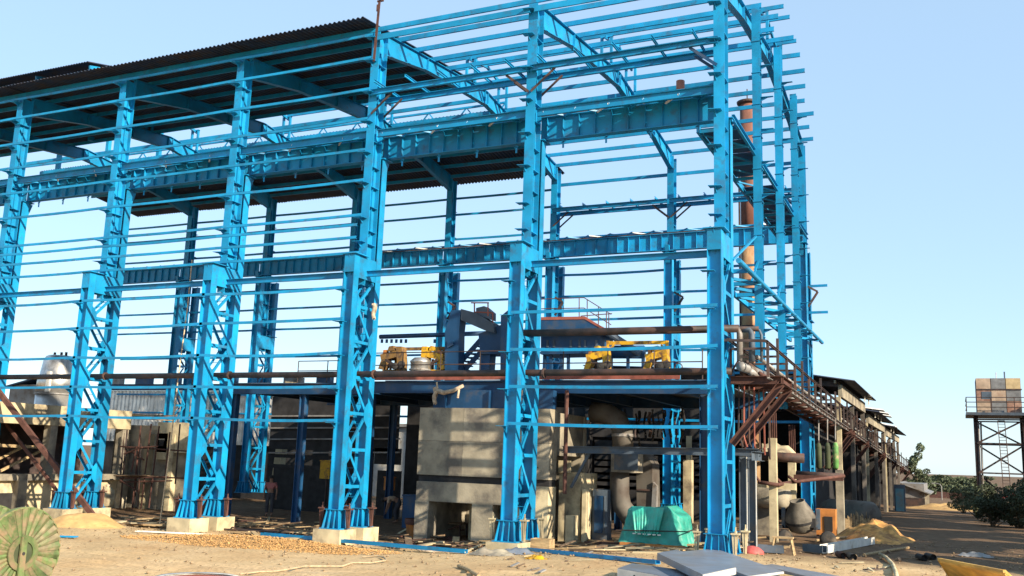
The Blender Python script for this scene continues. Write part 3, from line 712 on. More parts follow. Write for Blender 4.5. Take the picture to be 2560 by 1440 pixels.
lc = T('prop_column', 'cream concrete prop column leaning slightly inside the dark bay', 'column', PZ(682,1252,-.4))
b0, t0 = PZ(684,1262,-.4), PY(728,955,PZ(684,1262,-.4).y)
part(MB().bar(b0,t0,.42,.42,(0,1,0)), 'shaft', M['cream'], lc)
for px, py, w2, h2, nm, lab, mt in ((812,1175,.55,.8,'fuel_tank','small orange yellow tank standing in the dark bay','yellow'),(968,1210,.35,.55,'control_box','small orange box among machinery behind the laced column','orange')):
    p = PY(px,py,12); o = T(nm, lab, nm.split('_')[1], p)
    part(MB().box(p.x-w2/2,p.x+w2/2,p.y,p.y+.4,p.z-h2/2,p.z+h2/2), 'body', M[mt], o); part(MB().box(p.x-w2/2-.02,p.x+w2/2+.02,p.y-.03,p.y+.43,p.z+h2/2,p.z+h2/2+.05), 'lid', M[mt], o)
    part(MB().tube([(p.x,p.y+.2,p.z-h2/2),(p.x,p.y+.2,-.5)],.05,6), 'stand', M['rustdark'], o)
bt = T('blue_bin', 'deep blue rectangular steel bin in the dark next to the plinth', 'bin', G(1020,1310))
p = PY(1005,1300,7.5); q = PY(1046,1242,7.5); part(MB().box(p.x,q.x,7.5,8.4,-.46,q.z), 'shell', M['blue2'], bt); part(MB().box(p.x-.04,q.x+.04,7.46,8.44,q.z,q.z+.06), 'rim', M['blue2'], bt)

# ------------------------------------------------------------------ pipe gallery on rusty brackets along the gable side
def gzl(Y): return -.0275*Y                                 # the gallery falls gently away from the hall
pg = T('pipe_gallery', 'rusty pipe gallery with handrail carried on brackets past the gable', 'pipe gallery', (1.0, 1, 4.6))
XO, XI, YE = 1.32, .30, 92
def gl(name, x, z, w2, h2, mt, y0=.6, y1=YE):
    part(MB().ch((x,y0,z+gzl(y0)),(x,y1,z+gzl(y1)),h2,w2,(0,0,1)), name, M[mt], pg)
gl('edge_channel', XO, 4.80, .09, .17, 'grey'); gl('edge_channel', XI, 4.80, .09, .17, 'rustdark', 1.8)
gl('top_rail', XO, 5.68, .06, .07, 'rustdark', .3); gl('top_rail', XI, 5.75, .06, .07, 'rustdark', .3)
part(MB().bar((.2,.3,5.72),(XO,.3,5.68),.06,.07), 'end_rail', M['rustdark'], pg)
y = .5; k = 0
while y < YE:
    z = gzl(y)
    part(MB().bar((XO,y,4.75+z),(XO,y,5.68+z+(.35 if k % 3 == 1 else 0)),.07,.07,(1,0,0)), 'stanchion', M['rustdark'], pg)
    if k % 2: part(MB().bar((XI,y,4.75+z),(XI,y,5.72+z),.07,.07,(1,0,0)), 'stanchion', M['rustdark'], pg)
    part(MB().bar((XI,y+.9,4.80+z),(XO,y+.9,4.80+z),.08,.1), 'joist', M['rust'], pg)
    if y < 40: part(MB().bar((XI,y+.3,5.55+z),(XO,y+.3,5.55+z),.05,.06), 'tie_bar', M['rustdark'], pg)
    y += 1.6 if y < 40 else 3.2; k += 1
for x, z, r, mt in ((.5,4.95,.08,'rustdark'),(.72,4.98,.10,'grey'),(.98,4.93,.06,'rust'),(.62,5.25,.06,'rustdark'),(.9,5.40,.05,'grey')):
    part(MB().tube([(x,1.2,z+gzl(1.2)),(x,YE,z+gzl(YE))],r,8), 'pipe_run', M[mt], pg, True)
part(MB().tube([(.55,.7,5.05),(.9,3.2,4.95)],.13,12), 'lagged_pipe', M['grey'], pg, True)
for i, (y, xt) in enumerate(((1.0,1.64),(2.4,1.64),(21.5,1.52),(22.6,1.52),(31,1.5),(44,1.5),(45,1.5),(58,1.5),(70,1.5),(82,1.5))):
    z = 4.72+gzl(y); br = empty('bracket', pg)
    MB().ch((.21,y,z),(xt,y,z),.22,.12,(0,0,1)).build('arm', M['rust'], br, -pg.location)
    MB().ch((xt-.05,y,z-.10),(.24,y,z-1.75),.19,.12,(1,0,1)).build('strut', M['rust'], br, -pg.location)
part(MB().ch((1.62,1.0,4.72+gzl(1)),(1.62,2.45,4.72+gzl(2.4)),.20,.09,(0,0,1)), 'tip_channel', M['rust'], pg)
part(MB().bar((.24,.95,5.55),(.24,.95,4.82),.06,.05).bar((.24,.95,4.9),(.6,1.0,5.5),.05,.05), 'end_frame', M['rust'], pg)
for k in range(7): part(MB().tube([(.35+k*.09,1.5+k*.25,4.6),(.3+k*.1,1.6+k*.25,3.3-.12*k),(.4+k*.08,1.7+k*.2,2.9)],.025,6), 'hose_drop', M['redox' if k % 2 else 'rustdark'], pg)

# chimneys
ch = T('chimney_stack', 'tall rusty red chimney stack with flanged top and tan lower half behind the gable', 'chimney', (-2.86,20,0))
part(MB().lathe((-2.86,20,13.4),[(.36,0),(.36,6.7)],22), 'upper_shaft', M['chim'], ch, True)
part(MB().lathe((-2.86,20,-.5),[(.42,0),(.42,8.5),(.38,9.5),(.36,13.9)],22), 'lower_shaft', M['chim2'], ch, True)
for z in (13.3, 11.1, 8.9): part(MB().lathe((-2.86,20,z),[(.40,0),(.40,.06)],22), 'flange_ring', M['rustdark'], ch)
part(MB().lathe((-2.86,20,20.05),[(.38,0),(.50,.06),(.52,.16),(.36,.18),(.34,.0)],22,cap=False), 'top_flange', M['rustdark'], ch)
part(MB().tube([(-2.86,20,19.6),(-2.86,20,20.9)],.03,6), 'lightning_rod', M['rustdark'], ch)
part(MB().tube([(-3.25,19.8,6),(-3.25,19.8,19.0)],.05,6), 'shade_strip', M['rustdark'], ch)  # dark tube standing in for the shaded left side of the stack
rd = T('pipe_offcut', 'rusty pipe offcut standing upright on the crane girder', 'pipe', (-1.3,1.75,13.3))
q = PY(1701,240,1.75); part(MB().lathe((q.x,1.75,13.36),[(.13,0),(.13,.62),(.10,.62),(.10,.1)],14), 'pipe_wall', M['chim'], rd, True)

# ------------------------------------------------------------------ old sheds behind the gable
def shed(y0, y1, zf, zt, label, xw=1.15, depth=12, fas='conc', open_=True, rz0=.5):
    o = T('old_shed', label, 'shed', (xw, y0, gz(xw, y0)), 'old sheds beyond the hall')
    n = max(2, round((y1-y0)/6.3)); L = (y1-y0)/n
    for i in range(n+1):
        y = y0+L*i; g = gz(xw, y)-.3
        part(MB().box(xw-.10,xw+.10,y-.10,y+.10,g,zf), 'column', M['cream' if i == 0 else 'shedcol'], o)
        if i < n:
            for k in range(2): part(MB().box(xw+.0,xw+.17,y+L*k/2+.02,y+L*(k+1)/2-.02,zf,zt), 'fascia_panel', M[fas], o)
            part(MB().box(xw-.1,xw+.0,y+.2,y+L-.2,zf-1.3,zf-1.2), 'sheeting_rail', M['conc'], o)
    part(MB().box(xw-depth,xw-depth+.2,y0,y1,-1,zf), 'back_wall', M['dark'], o)
    part(MB().box(xw-depth+.2,xw-.3,y1-.2,y1,-1.5,zf), 'end_wall', M['dark'], o)
    part(MB().box(xw-1.6,xw-1.5,y0+3,y1-.3,-1.2,zf-.9), 'darkening_panel', M['dark'], o)  # added dark panel so the open shed looks deep in shade
    x0 = xw-depth
    nn = int((xw+.7-x0)/.19)
    b = MB(); vs = []; 
    ns = int((y1-y0)/.24)*2
    for i in range(ns+1):
        y = y0-.5+(y1-y0+.4)*i/ns; h = .025*(1 if i % 2 else -1)
        vs += [(x0,y,zt+.95+h),(xw-2.4,y,zt+.62+h),(xw+.75,y,zt+.14+h)]
    fs = []
    for i in range(ns): fs += [(3*i,3*i+3,3*i+4,3*i+1),(3*i+1,3*i+4,3*i+5,3*i+2)]
    b.add(vs, fs); b.add([(v[0],v[1],v[2]-.012) for v in vs], [tuple(reversed(f)) for f in fs])
    part(b, 'roof_sheet', M['sheet'], o)
    for x in (xw-6, xw-4, xw-2, xw-.1): part(MB().bar((x,y0-.3,zt+.1+max(0,(xw-x))*.07),(x,y1,zt+.1+max(0,(xw-x))*.07),.08,.14), 'purlin', M['conc'], o)
    part(MB().bar((x0,y0,zt+.7),(xw,y0,zt+.02),.1,.22), 'gable_beam', M['rustdark'], o)
    return o
shed(19.3, 31.5, 5.55, 6.1, 'old open shed with cream fascia and corrugated roof beside the pipe gallery')
shed(33, 47, 5.05, 5.55, 'second old shed with bright ragged sheets on its eaves beyond the first', 1.2)
shed(48.5, 66, 4.9, 5.4, 'third old shed with yellowed columns farther down the lane', 1.2, 12)
for i, (y, x0, x1, z, t) in enumerate(((26.5,.5,1.9,6.42,.1),(29,.5,1.8,6.42,.1),(33.5,.6,2.1,5.95,.2),(36,.5,2.2,6.0,.1),(38.5,.7,2.2,5.95,.12),(48.8,.8,2.0,5.75,.1),(52,.7,1.9,5.75,.1))):
    b = MB(); n2 = 14; vs = []
    for k in range(n2+1):
        yy = y+1.9*k/n2; h = .03*(1 if k % 2 else -1); vs += [(x0,yy,z+.1+h),(x1,yy+.15,z-.28+t+h)]
    fs = [(2*k,2*k+2,2*k+3,2*k+1) for k in range(n2)]
    b.add(vs, fs); b.add([(v[0],v[1],v[2]-.01) for v in vs], [tuple(reversed(f)) for f in fs])
    b.bar((1.0,y+.3,z-.6),(1.0,y+.3,z),.06,.06).bar((1.6,y+1.2,z-.5),(1.6,y+1.2,z-.2),.06,.06)
    o = b.build('loose_roof_sheet', M['white']); thing(o, 'pale corrugated sheet propped loose above the shed eaves', 'roof sheet', 'loose sheets on the shed eaves')
hv = T('end_store', 'low brown store with grey corrugated upper wall at the end of the sheds', 'building', (3,70,-.8))
p, q = PY(2258,1292,68), PY(2312,1246,68)
part(MB().box(p.x,q.x,68,80,p.z-.6,q.z), 'lower_wall', M['rustdark'], hv); r_ = PY(2258,1208,68)
part(MB().box(p.x+.05,q.x-.03,68.05,80,q.z,r_.z), 'upper_wall', M['grey'], hv)
part(MB().prism([(p.x-.3,67.7,r_.z),(q.x+.5,67.7,r_.z-.9),(q.x+.5,67.7,r_.z-.8),(p.x-.3,67.7,r_.z+.1)],(0,13,0)), 'roof', M['grey'], hv)
for k in range(6): part(MB().box(q.x,q.x+.12,68.2+k*2.1,68.4+k*2.1,p.z-.5,r_.z-.7), 'pilaster', M['conc'], hv)
bl = T('blue_gate_wall', 'pale blue painted end wall under the far brackets of the gallery', 'wall', (1.8,52,-.6))
p, q = PY(2238,1312,52), PY(2262,1212,52); part(MB().box(p.x,q.x,52,52.3,p.z-.3,q.z), 'wall_panel', M['slate'], bl); part(MB().box(p.x+.1,q.x-.1,51.95,52,p.z,q.z-.3), 'painted_face', mat('pale_blue_paint',(.13,.30,.36),.7,dirt=(.2,.2,.18),dirt_amt=.4), bl)

# concrete columns, posts and plant under the gallery
def ccol(px, pb, pt, Y, w2, label, mt='cream', rebar=0):
    p, q = PY(px,pb,Y), PY(px,pt,Y); o = T('concrete_column', label, 'column', p, 'cream columns under the pipe gallery')
    part(MB().box(p.x-w2/2,p.x+w2/2,Y,Y+w2,p.z-.4,q.z), 'shaft', M[mt], o)
    for k in range(rebar): part(MB().tube([(p.x-w2/2+.06+k*w2/rebar,Y+.1,q.z),(p.x-w2/2+.05+k*w2/rebar,Y+.12,q.z+1.1)],.02,5), 'rebar', M['rust'], o)
    return o
ccol(1934,1360,1095,6.7,.24,'cream concrete column tied with wire in front of the mixer wheel','cream',4)
ccol(1982,1340,1135,12.5,.27,'cream concrete column standing behind the concrete mixer','cream',4)
ccol(2102,1337,1175,13,.27,'pale weathered column beside the orange cabinet','conc')
ccol(1718,1330,1150,8.5,.30,'cream column tied with wire behind the green tarpaulin')
for px, lab in ((1860,'slate steel post with bright edge strip close to the corner column'),(1883,'slate steel post carrying the end channel beside the cream column')):
    p = G(px,1368); t = PY(px,1142,p.y); o = T('steel_post', lab, 'post', p)
    part(MB().ib(p+V(0,0,-.3),V(p.x,p.y,t.z),.22,.2,(1,0,0)), 'post', M['slate'], o); part(MB().box(p.x+.112,p.x+.13,p.y-.1,p.y-.07,p.z,t.z), 'edge_strip', M['white'], o); part(MB().box(p.x-.2,p.x+.2,p.y-.2,p.y+.2,p.z-.02,p.z+.02), 'base_plate', M['slate'], o)  # bright flange edge made as a narrow white strip
bm = T('pipe_trestle', 'low trestle of rusty beams and bent pipes across the cream columns', 'trestle', PY(2000,1205,7))
for (a1,b1,Ya,a2,b2,Yb,r) in ((1895,1205,6.6,1945,1212,6.6,.06),(1945,1212,6.6,1975,1206,8,.06),(1975,1206,8,2110,1190,10,.06),(1970,1190,8,1990,1205,8,.05),(1940,1195,7,1955,1210,7,.05),(1900,1140,8,2010,1146,8,.16),(1990,1185,12,2110,1192,12,.12),(1870,1165,6.5,1900,1205,6.5,.04),(2000,1185,12,2000,1215,12,.04)):
    part(MB().tube([PY(a1,b1,Ya),PY(a2,b2,Yb)],r,8), 'pipe_run', M['rustdark' if r > .1 else 'rust'], bm, True)
part(MB().bar(PY(1985,1192,10.5),PY(2108,1197,10.5),.16,.16), 'beam', M['rust'], bm)
part(MB().bar(PY(1895,1210,7.2),PY(1990,1218,7.2),.2,.2), 'beam', M['cream'], bm)
cv = T('sheet_cover', 'pale cloth sheet draped over the trestle between the cream columns', 'cover', PY(1930,1120,9))
part(MB().grid(10,6,lambda u,v: PY(1905+85*u, 1108+22*u+30*v-10*math.sin(u*3)+4*math.sin(u*14+v*5), 8.5+1.5*(1-v))), 'cloth', M['cream'], cv, True)
for k, (px, lab) in enumerate(((2048,'dark green gas cylinder hung behind the others by the blue column'),(2070,'green cylinder with pale streak between the other two'),(2090,'bright green cylinder beside the pale column'))):
    Y = 14-k*.4; o = T('green_cylinder', lab, 'cylinder', PY(px,1172,Y), 'green cylinders on the trestle')
    q = PY(px,1172,Y); part(MB().lathe(q,[(.07,0),(.11,.05),(.11,.85),(.07,.98),(.04,1.0)],14), 'shell', M['green'] if k == 2 else M['leaf'], o, True); part(MB().lathe(q,[(.04,1.0),(.04,1.1)],8), 'valve', M['rustdark'], o)
    part(MB().tube([q+V(0,0,1.05),q+V(.02,0,1.9)],.03,6), 'pipe', M['grey'], o)
tk = T('horizontal_tank', 'pale grey horizontal tank behind the stake fence in the open shed', 'tank', PZ(2150,1310,-.1))
q = PY(2152,1290,17); part(MB().lathe((q.x-1.5,19.2,q.z),[(.3,-.25),(.50,-.1),(.58,.1),(.58,2.3),(.45,2.5)],22,(.75,-.6,.0)), 'shell', M['duct'], tk, True)
for s in (.5, 1.8): part(MB().box(q.x-1.5+.75*s-.3,q.x-1.5+.75*s+.3,19.2-.6*s-.2,19.2-.6*s+.2,-.6,q.z-.3), 'saddle', M['conc'], tk)
tk2 = T('round_tank', 'beige cylindrical tank between slate post and cream column', 'tank', PY(1905,1330,10))
q = PY(1906,1238,10); part(MB().lathe((q.x-.6,10,q.z),[(.2,-.15),(.4,-.05),(.44,.1),(.44,1.5),(.3,1.65)],20,(.9,-.3,0)), 'shell', M['conc'], tk2, True); part(MB().box(q.x-.3,q.x+.3,9.8,10.2,-.5,q.z-.35), 'saddle', M['conc'], tk2)
fn = T('stake_fence', 'ragged fence of split wooden stakes beside the orange soil heap', 'fence', PZ(2150,1330,0))
for k in range(22):
    px = 2112+k*3.4; p = PZ(px,1330-k*.4,0); h = random.uniform(.45,.8)
    part(MB().prism([(p.x-.03,p.y,-.2),(p.x+.03,p.y,-.2),(p.x+.03+random.uniform(-.04,.04),p.y,h-.08),(p.x+random.uniform(-.03,.03),p.y,h)],(0,.025,0)), 'stake', M['timber'], fn)

# concrete mixer
mx = T('concrete_mixer', 'grimy concrete mixer with tilted drum on two rubber wheels', 'concrete mixer', (1.1,8.2,0))
c = PY(2002,1300,8.2); axm = Vector((-.12,-.28,.95)).normalized()
part(MB().lathe(c,[(.20,-.42),(.42,-.30),(.50,-.02),(.50,.10),(.40,.34),(.24,.62),(.25,.66),(.21,.66),(.20,.4),(.1,.0)],24,axm,cap=False), 'drum', M['mixer'], mx, True)
part(MB().lathe(c,[(.515,-.05),(.515,.03)],24,axm,cap=False), 'ring_gear', M['dark'], mx)
part(MB().bar((c.x-.6,8.2,.42),(c.x+.6,8.3,.42),.1,.1).bar((c.x-.6,7.8,.42),(c.x-.6,8.8,.42),.08,.08).bar((c.x+.5,7.8,.42),(c.x+.5,8.8,.42),.08,.08), 'chassis', M['dark'], mx)
part(MB().bar((c.x-.56,8.2,.4),(c.x-.56,8.2,1.05),.09,.12).bar((c.x+.56,8.2,.4),(c.x+.56,8.2,1.05),.09,.12), 'yoke', M['slate'], mx)
part(MB().box(c.x+.1,c.x+.5,7.9,8.5,.45,.75), 'engine_box', M['dark'], mx)
for px, py in ((1962,1344),(2070,1348)):
    p = PZ(px, py+17, 0); p = PY(px, py, 7.9 if px < 2000 else 8.3)
    wh = empty('wheel', mx)
    MB().lathe(p,[(.12,-.07),(.24,-.08),(.26,-.04),(.26,.04),(.24,.08),(.12,.07)],20,(.35,-.94,0)).build('tyre', M['rubber'], wh, -mx.location, True)
    MB().lathe(p,[(.12,-.05),(.05,-.06),(.05,.06),(.12,.05)],14,(.35,-.94,0)).build('rim', M['grey'], wh, -mx.location)
oc = T('orange_cabinet', 'orange steel cabinet with a dark square opening beside the mixer', 'cabinet', PY(2063,1338,9.6))
p, q = PY(2041,1336,9.6), PY(2088,1274,9.6)
part(MB().box(p.x,q.x,9.6,10.1,p.z,q.z), 'shell', M['orange'], oc); u0, u1 = PY(2061,1328,9.58), PY(2081,1292,9.58); part(MB().box(u0.x,u1.x,9.57,9.6,u0.z,u1.z), 'opening', M['dark'], oc)
part(MB().box(p.x,p.x+.08,9.65,9.75,-.2,p.z).box(q.x-.1,q.x-.02,9.65,9.75,-.2,p.z), 'leg', M['rustdark'], oc)

# ------------------------------------------------------------------ heaps
def heap(name, label, cx, cy, rx, ry, h, mt, seed=0, rough=.12, cat='heap', rot=0, fr=3.0):
    b = MB(); n1, n2 = 40, 14; vs = []
    cr, sr = math.cos(rot), math.sin(rot)
    for j in range(n2+1):
        for i in range(n1):
            t = 2*math.pi*i/n1; r = (j/n2)*(1+.16*noise.noise(Vector((math.cos(t)*1.3,math.sin(t)*1.3,seed))))
            lx, ly = rx*r*math.cos(t), ry*r*math.sin(t); x = cx+lx*cr-ly*sr; y = cy+lx*sr+ly*cr
            f = max(0, 1-(j/n2)**1.4); z = gz(x,y)-.06+h*f*(1+.3*noise.noise(Vector((x*.9,y*.9,seed)))) + rough*f**.5*noise.noise(Vector((x*fr,y*fr,seed+4)))
            vs.append((x,y,z))
    fs = [(j*n1+i,j*n1+(i+1)%n1,(j+1)*n1+(i+1)%n1,(j+1)*n1+i) for j in range(n2) for i in range(n1)]
    b.add(vs, fs); o = b.build(name, mt, smooth=True); o.location = (0,0,0); return thing(o, label, cat)
M['soil'] = mat('orange_soil', (.64,.34,.10), .95, var=.22, scale=4, dirt=(.30,.15,.06), dirt_amt=.44, dscale=3, bump=.6, bscale=9)
M['sand'] = mat('yellow_sand', (.52,.33,.13), .95, var=.14, scale=6, dirt=(.36,.21,.09), dirt_amt=.42, bump=.4, bscale=20)
M['gravel'] = mat('orange_gravel', (.62,.37,.145), .95, var=.35, scale=26, dirt=(.34,.18,.07), dirt_amt=.42, dscale=22, bump=.9, bscale=24)
heap('soil_heap', 'crumpled orange soil heap beside the stake fence', 3.05, 11.6, 1.45, 2.6, .58, M['soil'], 3, .26, 'soil heap', .1, 2.6)
sp = G(190,1316); heap('sand_heap', 'smooth yellow sand heap at the foot of the rusty struts', sp.x, sp.y+.3, 1.9, 1.2, .55, M['sand'], 5, .08, 'sand heap')
heap('gravel_heap', 'low bank of orange gravel along the blue channel', -13.4, -1.9, 4.2, 1.05, .28, M['gravel'], 8, .09, 'gravel heap', .10, 5)
# loose stones on the gravel and over the yard: too many to count
b = MB()
def stone(b, x, y, z, s):
    vs = [Vector(v)*s*random.uniform(.7,1.2) for v in ((1,0,0),(-1,0,0),(0,1,0),(0,-1,0),(0,0,.8),(0,0,-.6))]
    a = random.uniform(0,6); ca, sa = math.cos(a), math.sin(a)
    b.add([(x+v.x*ca-v.y*sa, y+v.x*sa+v.y*ca, z+v.z) for v in vs], [(0,2,4),(2,1,4),(1,3,4),(3,0,4),(2,0,5),(1,2,5),(3,1,5),(0,3,5)])
for _ in range(5200):
    t = random.uniform(0,6.283); r = math.sqrt(random.random())*1.12; x = -13.4+4.3*r*math.cos(t); y = -1.9+1.1*r*math.sin(t)+.1*(x+13.4)
    stone(b, x, y, gz(x,y)+.26*max(0,1-r**1.4)+random.uniform(-.01,.03), random.uniform(.012,.035))
s1 = b.build('gravel', M['gravel']); thing(s1, 'loose orange pebbles spread along the gravel bank', 'gravel', kind='stuff')
b = MB()
for _ in range(5200):
    x, y = random.uniform(-26,9), random.uniform(-15,4) 
    if random.random() < .4: y = random.gauss(-.3,1.2)
    if x > 2: y = random.uniform(-15,12)
    stone(b, x, y, gz(x,y)+.02, random.choice((.012,.015,.02,.02,.03,.05)))
s2 = b.build('rubble', mat('rubble_stones',(.30,.215,.13),.95,var=.35,scale=9)); thing(s2, 'small stones and crumbs strewn over the dirt yard', 'rubble', kind='stuff')

# ------------------------------------------------------------------ plaster building, tank, cladding and scaffold at the far end
XW = -29
pb = T('plaster_building', 'low cream plaster building with deep shaded veranda behind the rusty struts', 'building', (XW,2,-.5))
part(MB().box(XW-.5,XW,-4,7.7,3.08,3.92), 'parapet', M['cream'], pb)
part(MB().box(XW-5,XW-.5,-4,7.7,3.1,3.3), 'roof_slab', M['conc'], pb)
part(MB().box(XW-3.2,XW-3.0,-4,7.7,-.8,3.1), 'back_wall', M['rustdark'], pb)
part(MB().box(XW-.35,XW+.25,-4,7.7,.80,1.05), 'ledge', M['conc'], pb)
part(MB().box(XW-.3,XW+.0,-4,7.6,-.9,.80), 'low_wall', M['cream'], pb)
part(MB().box(XW+.0,XW+.02,.6,2.0,-.4,.3), 'painted_recess', M['dark'], pb)  # flat dark plate standing in for a shaded recess
for y in (-1.2, 1.9, 5.2, 7.2): part(MB().box(XW-.3,XW+.3,y,y+.42,-.9,.80), 'pier', M['conc'], pb)
for y in (-1.0, 3.4, 7.3): part(MB().box(XW-.45,XW-.05,y,y+.35,1.05,3.08), 'post', M['conc'], pb)
part(MB().bar((XW-.6,-.5,2.2),(XW-.6,3.5,2.15),.2,.12), 'shelf', M['timber'], pb)
for k in range(3): part(MB().bar((XW-1.5+.2*k,0+k,1.1),(XW-1.2,2+k*1.2,2.2),.08,.1), 'brace', M['timber'], pb)
stk = T('steel_tank', 'shiny aluminium clad conical tank above the plaster building', 'tank', PY(140,990,10))
c = PY(140,990,10)
part(MB().lathe((c.x,10,c.z-3.5),[(1.0,0),(1.0,3.6)],24), 'skirt', M['silver'], stk, True)
part(MB().lathe((c.x,10,c.z),[(1.02,.1),(.98,.9),(.92,1.0),(.80,1.85),(.70,2.05),(.55,2.12)],24), 'cone_top', M['silver'], stk, True)
for z, r in ((.05,1.06),(.95,1.02)): part(MB().lathe((c.x,10,c.z+z),[(r,0),(r,.07)],24), 'band', M['grey'], stk)
for a1 in (-.4,.1,.45): part(MB().box(c.x+a1-.04,c.x+a1+.04,9.9,10.0,c.z+2.0,c.z+2.3), 'lug', M['rustdark'], stk)
part(MB().box(c.x+.35,c.x+.62,8.98,9.1,c.z+.15,c.z+1.2), 'hatch', M['white'], stk)
sg = T('service_shed', 'small dark shed beside the aluminium tank', 'shed', PY(60,1000,12))
p, q = PY(20,1010,12), PY(92,948,12); part(MB().box(p.x,q.x,12,14,-.5,q.z-.3), 'wall', M['grey'], sg); part(MB().prism([(p.x-.2,11.7,q.z-.5),(q.x+.2,11.7,q.z),(q.x+.2,11.7,q.z+.08),(p.x-.2,11.7,q.z-.42)],(0,2.6,0)), 'roof', M['blue2'], sg)
cw = T('corrugated_cladding', 'ribbed pale sheet cladding on the far wall behind blue columns', 'cladding', (-36,19.2,3))
for i in range(4):
    L = 3.4; n3 = 42; vs = []; x0 = -43.2+i*L
    for k in range(n3+1):
        h = .03*(1 if (k//2) % 2 else -1); x = x0+(L-.04)*k/n3; vs += [(x,19.2+h,2.6),(x,19.2+h,5.75+random.uniform(-.0,.0))]
    part(MB().add(vs,[(2*k,2*k+2,2*k+3,2*k+1) for k in range(n3)]), 'cladding_sheet', M['sheet2'] if 'sheet2' in M else M['silver'], cw)
part(MB().box(-44,-24,19.5,19.6,-1,5.7), 'backing_wall', M['dark'], cw)
part(MB().ib((-44,18.9,5.95),(-21,18.9,5.95),.4,.2,(0,0,1)), 'top_beam', M['blue2'], cw)
for k in range(9): part(MB().box(-43+k*2.3,-42.3+k*2.3+random.uniform(0,.5),18.8,19.2,6.15,6.4+random.uniform(0,.3)), 'duct_piece', M['blue2' if k % 3 else 'grey'], cw)
wb = T('concrete_block_wall', 'patchy concrete wall block with small square window behind scaffolding', 'wall', (-27.8,8,-.4))
part(MB().box(-30.3,-25.4,8.0,8.5,-.9,3.1), 'wall', M['conc'], wb)
part(MB().box(-27.4,-25.4,7.75,8.0,2.1,3.45), 'upper_band', M['cream'], wb)
part(MB().box(-30.4,-25.3,8.0,9.4,3.1,3.3), 'coping', M['conc'], wb)
for x in (-29.4,-27.9,-26.4): part(MB().box(x-.14,x+.14,7.7,8.0,-.8,2.9), 'pilaster', M['conc' if x < -29 else 'cream'], wb)
p, q = PY(397,1115,7.74), PY(410,1100,7.74); part(MB().box(p.x,q.x,7.72,7.75,p.z,q.z), 'window_opening', M['dark'], wb); part(MB().box(p.x-.05,q.x+.05,7.735,7.75,q.z,q.z+.06), 'window_head', M['conc'], wb)
part(MB().box(p.x-.2,q.x+.2,7.75,8.0,p.z-.6,q.z+.3), 'window_panel', M['cream'], wb)
sc = T('scaffold', 'rickety scaffold of rusty poles tied in front of the concrete wall block', 'scaffold', (-28,7,-.4))
for k, (xt, yt, xb, yb, Y) in enumerate(((318,1075,300,1268,7.0),(352,1065,330,1275,7.1),(352,1110,345,1270,6.6),(378,1060,352,1272,6.8),(352,1068,336,1262,7.3),(425,1080,412,1200,7),(450,1060,438,1210,7.1),(398,1065,372,1270,6.9),(310,1080,296,1270,7.4),(342,1115,328,1180,6.5))):
    part(MB().tube([PY(xb,yb,Y),PY(xt,yt,Y)],.035,6), 'pole', M['rust' if k % 2 else 'rustdark'], sc)
for x0, y0, x1, y1, Y in ((300,1116,470,1128,6.9),(318,1120,395,1116,6.6),(290,1190,480,1196,6.9),(300,1196,420,1192,6.6),(300,1205,430,1202,6.7),(330,1130,360,1150,6.7),(310,1135,355,1118,6.5),(300,1200,345,1228,6.5)):
    part(MB().tube([PY(x0,y0,Y),PY(x1,y1,Y)],.035,6), 'ledger', M['rust'], sc)
for k in range(4): part(MB().bar(PY(288+k*10,1189+k,6.5+k*.15),PY(360+k*12,1188+k,6.5+k*.15),.2,.04), 'board', M['dkwood'], sc)
for k in range(9):
    p = PY(305+random.uniform(0,30),1046-k*1.4,8.0+random.uniform(-.3,.5)); q = p+V(random.uniform(1.4,2.6),random.uniform(-.3,.4),random.uniform(-.12,.08))
    o = MB().bar(p,q,.16,.045).build('stacked_board', M['dkwood' if k % 3 else 'timber']); thing(o, 'weathered board in the pile on top of the concrete wall block', 'board', 'boards piled on the wall block')
sk = T('cement_sack', 'bulging cream sack leaning on the pedestal behind the rusty struts', 'sack', PZ(267,1255,0))
p = PY(268,1238,2.6); part(MB().lathe((p.x,2.6,p.z-.45),[(.16,0),(.27,.08),(.30,.35),(.25,.6),(.13,.75),(.06,.78)],14), 'bag', M['cream'], sk, True); part(MB().lathe((p.x,2.6,p.z+.3),[(.05,0),(.1,.08),(.07,.12)],10), 'tied_neck', M['cloth'], sk, True)

# leaning rusty struts
for (a1,b1,a2,b2,Y,lab,w2) in ((187,1290,-170,815,.6,'thinner dark rusty channel strut leaning beside the sand heap',.13),(243,1306,-170,760,1.2,'thicker rusty channel strut leaning across the laced column',.2)):
    f = G(a1,b1); f.z += .05; t = PY(a2,b2,f.y-.4); o = T('leaning_strut', lab, 'strut', f); part(MB().ch(f,t,w2,w2*.55,(0,0,1)), 'channel', M['rust'], o)

